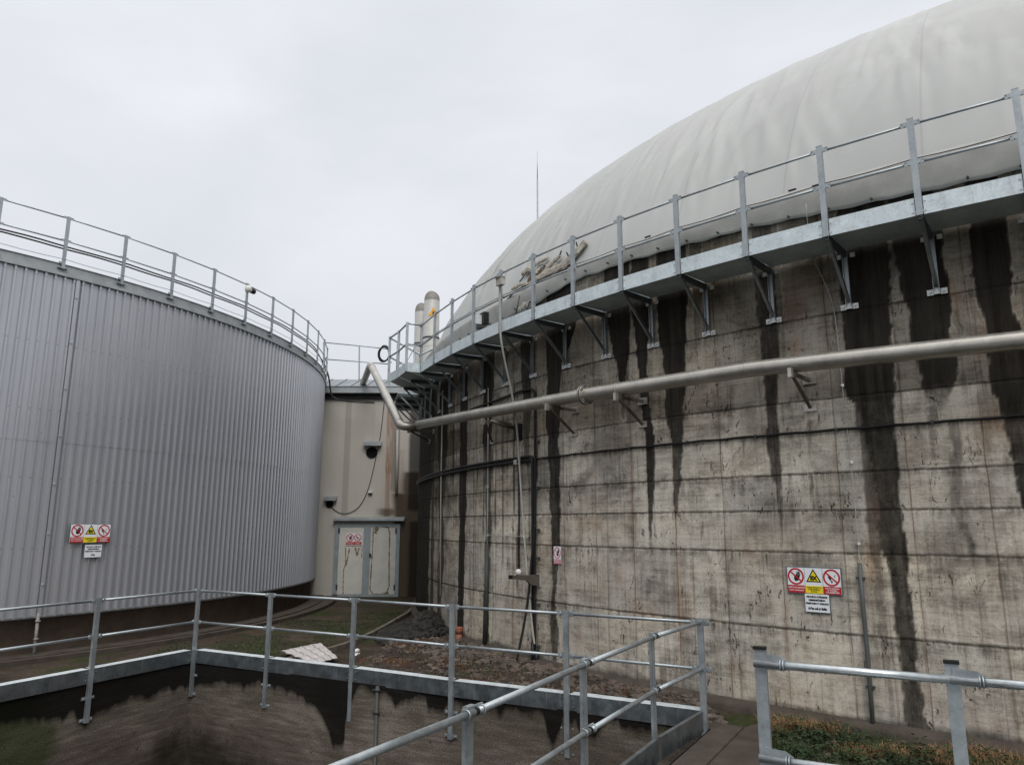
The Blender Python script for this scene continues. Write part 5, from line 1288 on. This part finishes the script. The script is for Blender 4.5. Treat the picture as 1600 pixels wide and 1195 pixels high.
# near run: rails pass in front of the posts (camera side) with U-clamps and black joint caps
seq = [P7]+near_run
for i, p in enumerate(near_run):
    t = dr_; n_ = nr; zbot = -2.5; h0 = ZT_+.03
    mb = MB(); c = p+up*((h0+zbot)/2)-n_*.03; H_ = (h0-zbot)/2
    mb.obox(c, t*.034, n_*.004, up*H_); mb.obox(c+t*.031-n_*.016, t*.003, n_*.016, up*H_); mb.obox(c-t*.031-n_*.016, t*.003, n_*.016, up*H_)
    mb.obox(p-n_*.03+up*(h0), t*.036, n_*.02, up*.004)
    po = obj('post', mb, M['galv'], pr)
    for z in (ZT_, ZM):
        mb = MB(); mb.bar(p+up*z-t*.11-n_*.012, p+up*z+t*.11-n_*.012, .012, .07)
        for s in (-.085, .085):
            q = p+up*z+t*s; mb.tube([q+n_*(.026*math.cos(x))+up*(.026*math.sin(x)) for x in np.linspace(-2.2, 2.2, 11)], .006, 6)
        obj('rail_clamp', mb, M['galv'], po)
        mb = MB(); q = p+up*z-t*.012; mb.tube([q-t*.022, q+t*.0], .0235, 14); obj('joint_cap', mb, M['black'], po)
for a, b in zip(seq[:-1], seq[1:]):
    for z, nm in ((ZT_, 'top_rail'), (ZM, 'mid_rail')):
        mb = MB(); t = (b-a).normalized(); mb.tube([a+up*z+t*.0, b+up*z-t*.035], .0215, 16); obj(nm, mb, M['galv'], pr)
    t = (b-a).normalized(); mb = MB(); mb.obox((a+b)/2+up*(ZPt-.10)+nr*.0, t*((b-a).length/2-.03), nr*.003, up*.10); mb.obox((a+b)/2+up*(ZPt)-nr*.02, t*((b-a).length/2-.03), nr*.02, up*.003); obj('toe_board', mb, M['galv_plate2'], pr)

# platform railing near the camera on the right
ZR = -.76
RA = Vector((*on_plane(1182, 1036, ZR)[:2], 0)); RB = Vector((*on_plane(1484, 1061, ZR)[:2], 0)); tr = (RB-RA).normalized(); nrr = Vector((tr.y, -tr.x, 0)); nrr = nrr if nrr.y < 0 else -nrr
rr3 = thing('platform_railing', (RA.x, RA.y, -1.9), 'short thick steel railing with black post caps in the near right corner', 'railing')
LNG = (RB-RA).length
for i in range(3):
    p = RA+tr*(LNG*i+.015); zb2 = -2.0
    mb = MB(); c = p+up*((ZR+.075+zb2)/2)-nrr*.035; H_ = (ZR+.075-zb2)/2
    mb.obox(c, tr*.032, nrr*.004, up*H_); mb.obox(c+tr*.029-nrr*.016, tr*.003, nrr*.016, up*H_); mb.obox(c-tr*.029-nrr*.016, tr*.003, nrr*.016, up*H_)
    po = obj('post', mb, M['galv'], rr3)
    mb = MB(); mb.obox(p-nrr*.042+up*(ZR+.08), tr*.036, nrr*.022, up*.008); obj('post_cap', mb, M['black'], po)
    for z in (ZR, ZR-.50):
        mb = MB(); poly_ = [p-nrr*.026+up*(z+.052)+tr*.0, p-nrr*.026+up*(z+.045)+tr*.11, p-nrr*.026+up*(z+.02)+tr*.15, p-nrr*.026+up*(z-.03)+tr*.14, p-nrr*.026+up*(z-.035)+tr*.0]
        mb.prism(poly_, -nrr*.005)
        for s in (.115, .13): q = p+up*z+tr*s; mb.tube([q+nrr*(.027*math.cos(x))+up*(.027*math.sin(x)) for x in np.linspace(-2.9, 2.9, 15)], .0045, 6)
        obj('rail_clamp', mb, M['galv'], po)
for z, nm in ((ZR, 'top_rail'), (ZR-.50, 'mid_rail')):
    for i in range(2):
        mb = MB(); mb.tube([RA+tr*(LNG*i-.015*(i == 0)-.0)+up*z, RA+tr*(LNG*(i+1))+up*z], .0215, 20); obj(nm, mb, M['galv_bright'] if 'galv_bright' in M else M['galv'], rr3)
# water drops under the rail
mb = MB()
for i in range(46):
    s = random.uniform(.02, 1.9*LNG/.95); q = RA+tr*s+up*(ZR-.0235); r = random.uniform(.003, .0055)
    mb.tube([q+up*.004, q, q-up*r*1.3], r, 6, rs=[r*.7, r, r*.3])
obj('water_drop', mb, M['lens2'] if 'lens2' in M else M['pvc'], rr3)

# ------------------------------------------------------------------ ground
def hgt(x, y):
    d = math.hypot(x-RC[0], y-RC[1])-RR
    return GZ
hole = [O1, O2, O7, O8]
# earth sheet: big fan of quads around the pit hole
def ground():
    mb = MB(); B = 900
    big = [Vector((-B, -B, 0)), Vector((-B, B, 0)), Vector((B, B, 0)), Vector((B, -B, 0))]
    ordr = [O1, O2, O7, O8]
    vs = [p+up*GZ for p in big]+[Vector((p.x, p.y, GZ)) for p in ordr]
    mb.add(vs, [(0, 4, 5, 1), (1, 5, 6, 2), (2, 6, 7, 3), (3, 7, 4, 0)]); return mb
o = structure('ground', ground(), M['earth'])
# uneven soil bed between the pit and the tank
def soil(name, mat, path_a, path_b, n, m, h, seed, zoff=.0):
    A_ = [Vector(p) for p in path_a]; B_ = [Vector(p) for p in path_b]
    def smp(L_, t):
        s = t*(len(L_)-1); i = min(int(s), len(L_)-2); return L_[i].lerp(L_[i+1], s-i)
    P_ = np.zeros((n, m, 3))
    for i in range(n):
        a, b = smp(A_, i/(n-1)), smp(B_, i/(n-1))
        for j in range(m): P_[i, j] = a.lerp(b, j/(m-1))
    nz = vnoise2(P_[..., 0]*2.5, P_[..., 1]*2.5, seed, 4); e = np.minimum(np.minimum(np.arange(n), np.arange(n)[::-1])[:, None]/6, np.minimum(np.arange(m), np.arange(m)[::-1])[None]/4); e = np.clip(e, 0, 1)
    P_[..., 2] += zoff+nz*h*e-.02*(1-e)
    return P_
wallp = [polar(math.radians(a_), RR+.10, GZ+.03) for a_ in (-136.5, -140, -144, -149, -154, -160)]
pitp = [Vector((O7.x+.0, O7.y, GZ+.03)).lerp(Vector((O2.x, O2.y, GZ+.03)), s) for s in (0, .12, .26, .42, .58, .72)]
P_ = soil('soil', None, pitp, wallp, 120, 60, .10, 5, .05)
bump_ = np.exp(-(((P_[..., 0]+2.35)/.75)**2+((P_[..., 1]-18.0)/1.9)**2))*.38
P_[..., 2] += bump_*np.clip(1+vnoise2(P_[..., 0]*4, P_[..., 1]*4, 6), .5, 1.5)
sb = grid_obj('ground', P_, P_[..., :2], M['soil_bed'], None, None); sb['kind'] = 'structure'; sb.name = 'soil_bed'
from mathutils.bvhtree import BVHTree
def surf(me): return BVHTree.FromPolygons([v.co.copy() for v in me.vertices], [tuple(p.vertices) for p in me.polygons])
SB = surf(sb.data)
def zat(x, y):
    h = SB.ray_cast(Vector((x, y, 5)), Vector((0, 0, -1)))
    return h[0].z if h[0] else GZ
def rock(mb, c, r, rnd):
    ico = [(0,0,1),(.894,0,.447),(.276,.851,.447),(-.724,.526,.447),(-.724,-.526,.447),(.276,-.851,.447),(.724,.526,-.447),(-.276,.851,-.447),(-.894,0,-.447),(-.276,-.851,-.447),(.724,-.526,-.447),(0,0,-1)]
    F_ = [(0,1,2),(0,2,3),(0,3,4),(0,4,5),(0,5,1),(1,6,2),(2,7,3),(3,8,4),(4,9,5),(5,10,1),(6,7,2),(7,8,3),(8,9,4),(9,10,5),(10,6,1),(6,11,7),(7,11,8),(8,11,9),(9,11,10),(10,11,6)]
    sx, sy, sz = r*rnd.uniform(.7, 1.4), r*rnd.uniform(.7, 1.4), r*rnd.uniform(.4, .8); a = rnd.uniform(0, 6.28); ca, sa = math.cos(a), math.sin(a)
    vs = []
    for x, y, z in ico:
        k = rnd.uniform(.75, 1.2); x, y, z = x*sx*k, y*sy*k, z*sz*k; vs.append((c[0]+x*ca-y*sa, c[1]+x*sa+y*ca, c[2]+z))
    mb.add(vs, F_, False)
def clump(x, y, s=1.3, sd=3, th=0.): return float(vnoise2(np.array([x*s]), np.array([y*s]), sd, 3)[0]) > th
rnd = random.Random(3)
def scatter(n, region, fn):
    k = 0; tries = 0
    while k < n and tries < n*30:
        tries += 1; x, y = region()
        if fn(x, y): k += 1
def in_bed(x, y):
    d = math.hypot(x-RC[0], y-RC[1])-RR
    if d < .12: return False
    s = (Vector((x, y, 0))-Vector((O2.x, O2.y, 0))); return s.dot(nf) > .05
mb = MB()
def f1(x, y):
    if not in_bed(x, y): return False
    d = math.hypot(x-RC[0], y-RC[1])-RR
    if rnd.random() > (math.exp(-d/1.2)+.06)*(1.5 if clump(x, y, 1.6, 44, 0.) else .35): return False
    r = rnd.choice((.012, .016, .02, .025, .03, .04, .07)); rock(mb, (x, y, zat(x, y)+r*.1), r, rnd); return True
scatter(3000, lambda: (rnd.uniform(-2.6, 2.6), rnd.uniform(9.5, 17.5)), f1)
top('rubble', mb, M['stone'], 'loose brown stones and rubble strewn along the foot of the tank', 'rubble', None, 'stuff')
mb = MB()
def f2(x, y):
    if not in_bed(x, y): return False
    dd_ = ((x+2.2)/.75)**2+((y-17.9)/2.0)**2
    if dd_ > 1.2: return False
    r = rnd.uniform(.04, .11); rock(mb, (x, y, zat(x, y)+r*.3+max(0, .12*(1-dd_))), r, rnd); return True
scatter(1500, lambda: (rnd.uniform(-3.2, -1.0), rnd.uniform(15.2, 20.5)), f2)
top('rubble_heap', mb, M['stone_dark'], 'heap of near black rubble in the corner beside the tank', 'rubble', None, 'stuff')
# kerbs
kp = [on_plane(x, y, -2.34) for x, y in ((642,951),(637,957),(622,965),(600,978),(575,991),(545,1004),(510,1014),(470,1024),(430,1034),(390,1043),(340,1050))]
mb = MB(); kp = smooth(kp, 1)
for a, b in zip(kp[:-1], kp[1:]): mb.bar(a-up*.08, b-up*.08, .10, .20)
structure('kerb', mb, M['kerb'])
mb = MB(); mb.lathe(LC, [(CR-.13, GZ+.06), (CR+.30, GZ+.06), (CR+.30, GZ+.03), (CR+.62, GZ+.03), (CR+.62, GZ+.09), (CR+.76, GZ+.09), (CR+.76, GZ-.1)], 240, smooth=False); structure('pavement', mb, M['kerb_ring'])
# broken paving along the pit's left rim
mb = MB()
for i in range(14):
    s = rnd.uniform(0, 3.4); q = O2+dl*s+nl*rnd.uniform(.1, .55); rock(mb, (q.x, q.y, GZ+.03), rnd.uniform(.10, .22), rnd)
top('broken_paving', mb, M['kerb'], 'broken paving slabs between the pit edge and the ribbed tank', 'paving rubble', None, 'stuff')
# slab beyond pit corner
mb = MB(); s0 = O7+up*(RIM-.12); tl = P7-dr_*.3
mb.prism([Vector((O7.x, O7.y, 0))+up*(GZ-.1)-dr_*.0, Vector((3.05, 9.35, GZ-.1)), Vector((2.05, 6.6, GZ-.1)), Vector((1.0, 4.0, GZ-.1)), Vector((O7+dr_*5.2)[:2]+(GZ-.1,)) if 0 else Vector(((O7+dr_*5.2).x, (O7+dr_*5.2).y, GZ-.1))], (0, 0, -RIM*0+.30))
structure('pavement', mb, M['slab']).name = 'concrete_slab'
# platform the picture is taken from
mb = MB(); mb.box((1.6, 1.2, -1.95), (3.4, 4.6, .06), 0); 
for x, y in ((.1, -.9), (3.1, -.9), (.1, 3.3), (3.1, 3.3)): mb.box((x, y, -2.2), (.1, .1, .45))
top('viewing_platform', mb, M['galv_plate'], 'low steel platform behind the near right railing', 'platform')

# vegetation
def blade(mb, p, h, w, lean, a):
    dx, dy = math.cos(a), math.sin(a); sx, sy = -dy*w, dx*w
    m1 = (p[0]+dx*lean*.35, p[1]+dy*lean*.35, p[2]+h*.6); m2 = (p[0]+dx*lean, p[1]+dy*lean, p[2]+h)
    mb.add([(p[0]-sx, p[1]-sy, p[2]), (p[0]+sx, p[1]+sy, p[2]), (m1[0]+sx*.7, m1[1]+sy*.7, m1[2]), (m1[0]-sx*.7, m1[1]-sy*.7, m1[2]), m2], [(0, 1, 2, 3), (3, 2, 4)])
def patch(n, region, ok, h, w, mat, label, name='grass', cat='grass'):
    mb = MB()
    def f(x, y):
        if not ok(x, y): return False
        blade(mb, (x, y, max(zat(x, y), GZ)-.01), rnd.uniform(*h), w*rnd.uniform(.6, 1.4), rnd.uniform(.3, 1.2)*h[1], rnd.uniform(0, 6.28)); return True
    scatter(n, region, f); return top(name, mb, mat, label, cat, None, 'stuff')
kx = [(p.x, p.y) for p in kp]
def kerb_x(y):
    ys = sorted(kx, key=lambda q: q[1]); return float(np.interp(y, [q[1] for q in ys], [q[0] for q in ys]))
def okg(x, y):
    if math.hypot(x-LC[0], y-LC[1]) < CR+.80: return False
    if x > kerb_x(y)-.06: return False
    return (Vector((x, y, 0))-Vector((O2.x, O2.y, 0))).dot(nf) > .03 and clump(x, y)
patch(16000, lambda: (rnd.uniform(-7, -2.9), rnd.uniform(12.2, 22)), okg, (.012, .045), .006, M['grass'], 'short mossy grass strip between the kerb and the ribbed tank')
def okl(x, y):
    q = Vector((x, y, 0))-Vector((O2.x, O2.y, 0)); return 0 < q.dot(nl) < .8 and -1.0 < q.dot(dl) < 5 and math.hypot(x-LC[0], y-LC[1]) > CR+.78 and clump(x, y, 2, 9)
patch(6000, lambda: (rnd.uniform(-8.5, -4.8), rnd.uniform(8, 14)), okl, (.015, .06), .006, M['grass'], 'ragged grass along the left edge of the sump pit')
def okb(x, y):
    return in_bed(x, y) and x > kerb_x(y)+.1 and clump(x, y, 1.2, 14, .02)
patch(2600, lambda: (rnd.uniform(-4.2, 2.8), rnd.uniform(9.3, 15)), okb, (.02, .09), .005, M['weed'], 'sparse weeds in the rusty soil behind the pit railing', 'weeds', 'weeds')
patch(1300, lambda: (rnd.uniform(-3.0, 2.9), rnd.uniform(9.3, 15)), lambda x, y: in_bed(x, y) and clump(x, y, 1.4, 19, .03), (.02, .08), .004, M['straw'], 'dry brown grass stalks in the soil behind the pit railing', 'dry_grass', 'dry grass')
# weeds at the lower right
slab_edge = [(3.05, 9.35), (2.05, 6.6), (1.35, 4.6)]
def right_of(x, y): return x > float(np.interp(y, [4.6, 6.6, 9.35], [1.40, 2.10, 3.10]))
def okw(x, y): return right_of(x, y) and math.hypot(x-RC[0], y-RC[1]) > RR+.20
mb = MB()
def f3(x, y):
    if not okw(x, y): return False
    d = math.hypot(x-RC[0], y-RC[1])-RR
    if d < .55 or not clump(x, y, 1.6, 23, .0): return False
    p = (x, y, GZ); H_ = rnd.choice((.05, .08, .12, .24))
    for _ in range(6):
        a = rnd.uniform(0, 6.28); l = rnd.uniform(.02, .075); q = (x+rnd.uniform(-.05, .05), y+rnd.uniform(-.05, .05), GZ+rnd.uniform(.02, H_)); w = l*.38
        dx, dy = math.cos(a), math.sin(a); dz = rnd.uniform(-.03, .03)
        mb.add([q, (q[0]+dx*l*.5-dy*w, q[1]+dy*l*.5+dx*w, q[2]+.01+dz*.5), (q[0]+dx*l, q[1]+dy*l, q[2]+dz), (q[0]+dx*l*.5+dy*w, q[1]+dy*l*.5-dx*w, q[2]+.01+dz*.5)], [(0, 1, 2, 3)])
    return True
scatter(1500, lambda: (rnd.uniform(1.4, 6.5), rnd.uniform(4.6, 9.6)), f3)
top('ground_ivy', mb, M['weed'], 'dark green leafy weeds under the near right railing', 'weeds', None, 'stuff')
patch(11000, lambda: (rnd.uniform(1.6, 6.5), rnd.uniform(5, 10)), lambda x, y: okw(x, y) and (lambda d: .10 < d < 1.3 and clump(x, y, 1.1, 27, .0 if d > .5 else -.02))(math.hypot(x-RC[0], y-RC[1])-RR), (.03, .16), .0035, M['straw'], 'matted dry straw along the tank foot at the lower right', 'straw', 'straw')
patch(8000, lambda: (rnd.uniform(1.6, 6.5), rnd.uniform(4.6, 9.8)), lambda x, y: okw(x, y) and clump(x, y, 1.4, 29, -.03), (.03, .18), .004, M['grass'], 'short grass among the weeds at the lower right')
mb = MB()
def f4(x, y):
    if not okw(x, y): return False
    r = rnd.choice((.015, .02, .03, .045)); rock(mb, (x, y, GZ+r*.3), r, rnd); return True
scatter(700, lambda: (rnd.uniform(2.2, 6.5), rnd.uniform(6, 9.8)), f4)
top('gravel', mb, M['stone'], 'scattered gravel in the weeds at the lower right', 'gravel', None, 'stuff')
# moulded roofing sheet dropped on the soil
cs = [on_plane(x, y, -2.30) for x, y in ((436,1016),(500,1003),(527.5,1025.6),(488,1036))]
n_, m_ = 81, 65; P_ = np.zeros((n_, m_, 3))
for i in range(n_):
    for j in range(m_):
        u, v = i/(n_-1), j/(m_-1); q = cs[0].lerp(cs[1], u).lerp(cs[3].lerp(cs[2], u), v)
        P_[i, j] = (q.x, q.y, q.z-.03+.022*abs(math.sin(v*PI*4))**.7+.012*(1-((u*4) % 1)))
UVt = np.stack(np.meshgrid(np.linspace(0, 1, n_), np.linspace(0, 1, m_), indexing='ij'), -1)
rs_ = grid_obj('roofing_sheet', P_, UVt, M['tile_sheet'], None, None, False)
c = Vector(P_[n_//2, m_//2]); rs_.data.transform(Matrix.Translation(-c)); rs_.location = c
md = rs_.modifiers.new('thick', 'SOLIDIFY'); md.thickness = .012
props(rs_, 'pale moulded roof tile sheet lying on the soil beyond the pit railing', 'roofing sheet')
# white scrap by the post
q = on_plane(556, 1026, -2.28); mb = MB(); rock(mb, (q.x, q.y, q.z+.05), .08, random.Random(9)); rock(mb, (q.x+.02, q.y, q.z+.11), .055, random.Random(10))
top('plastic_scrap', mb, M['white_paint'], 'crumpled scrap of white plastic beside the roof tile sheet', 'litter')

# ------------------------------------------------------------------ light
w = bpy.data.worlds.new('World'); sc.world = w; w.use_nodes = True; nt = w.node_tree; nt.nodes.clear(); g = G(nt)
SUN_EL, SUN_AZ = math.radians(46), math.radians(170)     # azimuth clockwise from +Y
out = g.n('ShaderNodeOutputWorld'); bg = g.n('ShaderNodeBackground'); nt.links.new(bg.outputs[0], out.inputs[0])
sky = g.n('ShaderNodeTexSky', sky_type='NISHITA'); sky.sun_disc = False; sky.sun_elevation = SUN_EL; sky.sun_rotation = SUN_AZ; sky.air_density = 1; sky.dust_density = 4
hs = g.n('ShaderNodeHueSaturation'); hs.inputs['Saturation'].default_value = .12; nt.links.new(sky.outputs[0], hs.inputs['Color'])
tc = g.n('ShaderNodeTexCoord'); v = tc.outputs['Generated']; zc = g.sep(v)[2]
mp = g.n('ShaderNodeMapping'); g.put(mp.inputs[0], v); g.put(mp.inputs['Scale'], (1.1, 1.1, 2.4))
cl = g.noise(mp.outputs[0], 1.6, 5, .5, .3)
grad = g.ramp(zc, [(0., (.62, .64, .67)), (.12, (.60, .625, .665)), (.35, (.74, .762, .81)), (.60, (.81, .832, .875)), (.80, (1.0, 1.0, 1.0))])
hi = g.m('MULTIPLY', g.m('MAXIMUM', g.m('SUBTRACT', zc, .62), 0), 3.2)
cloudc = g.mix(1.0, grad, g.ramp(cl, [(.30, (.82, .83, .85)), (.50, (.94, .945, .955)), (.66, (1.03, 1.03, 1.03))]), 'MULTIPLY')
skyc = g.mix(.10, cloudc, g.mix(1.0, hs.outputs[0], (.10, .10, .10), 'MULTIPLY'))
g.put(bg.inputs['Color'], skyc); g.put(bg.inputs['Strength'], g.m('ADD', 1.13, hi))
sd = bpy.data.lights.new('sun', 'SUN'); sd.energy = 1.5; sd.angle = math.radians(28); sd.color = (1, .97, .93)
so = bpy.data.objects.new('sun', sd); COL.objects.link(so)
dirv = Vector((math.sin(SUN_AZ)*math.cos(SUN_EL), math.cos(SUN_AZ)*math.cos(SUN_EL), math.sin(SUN_EL)))
so.rotation_euler = dirv.to_track_quat('Z', 'Y').to_euler(); so.location = dirv*50
sc.view_settings.view_transform = 'Standard'; sc.view_settings.look = 'None'; sc.view_settings.exposure = 0; sc.view_settings.gamma = 1
sc.render.engine = 'CYCLES'
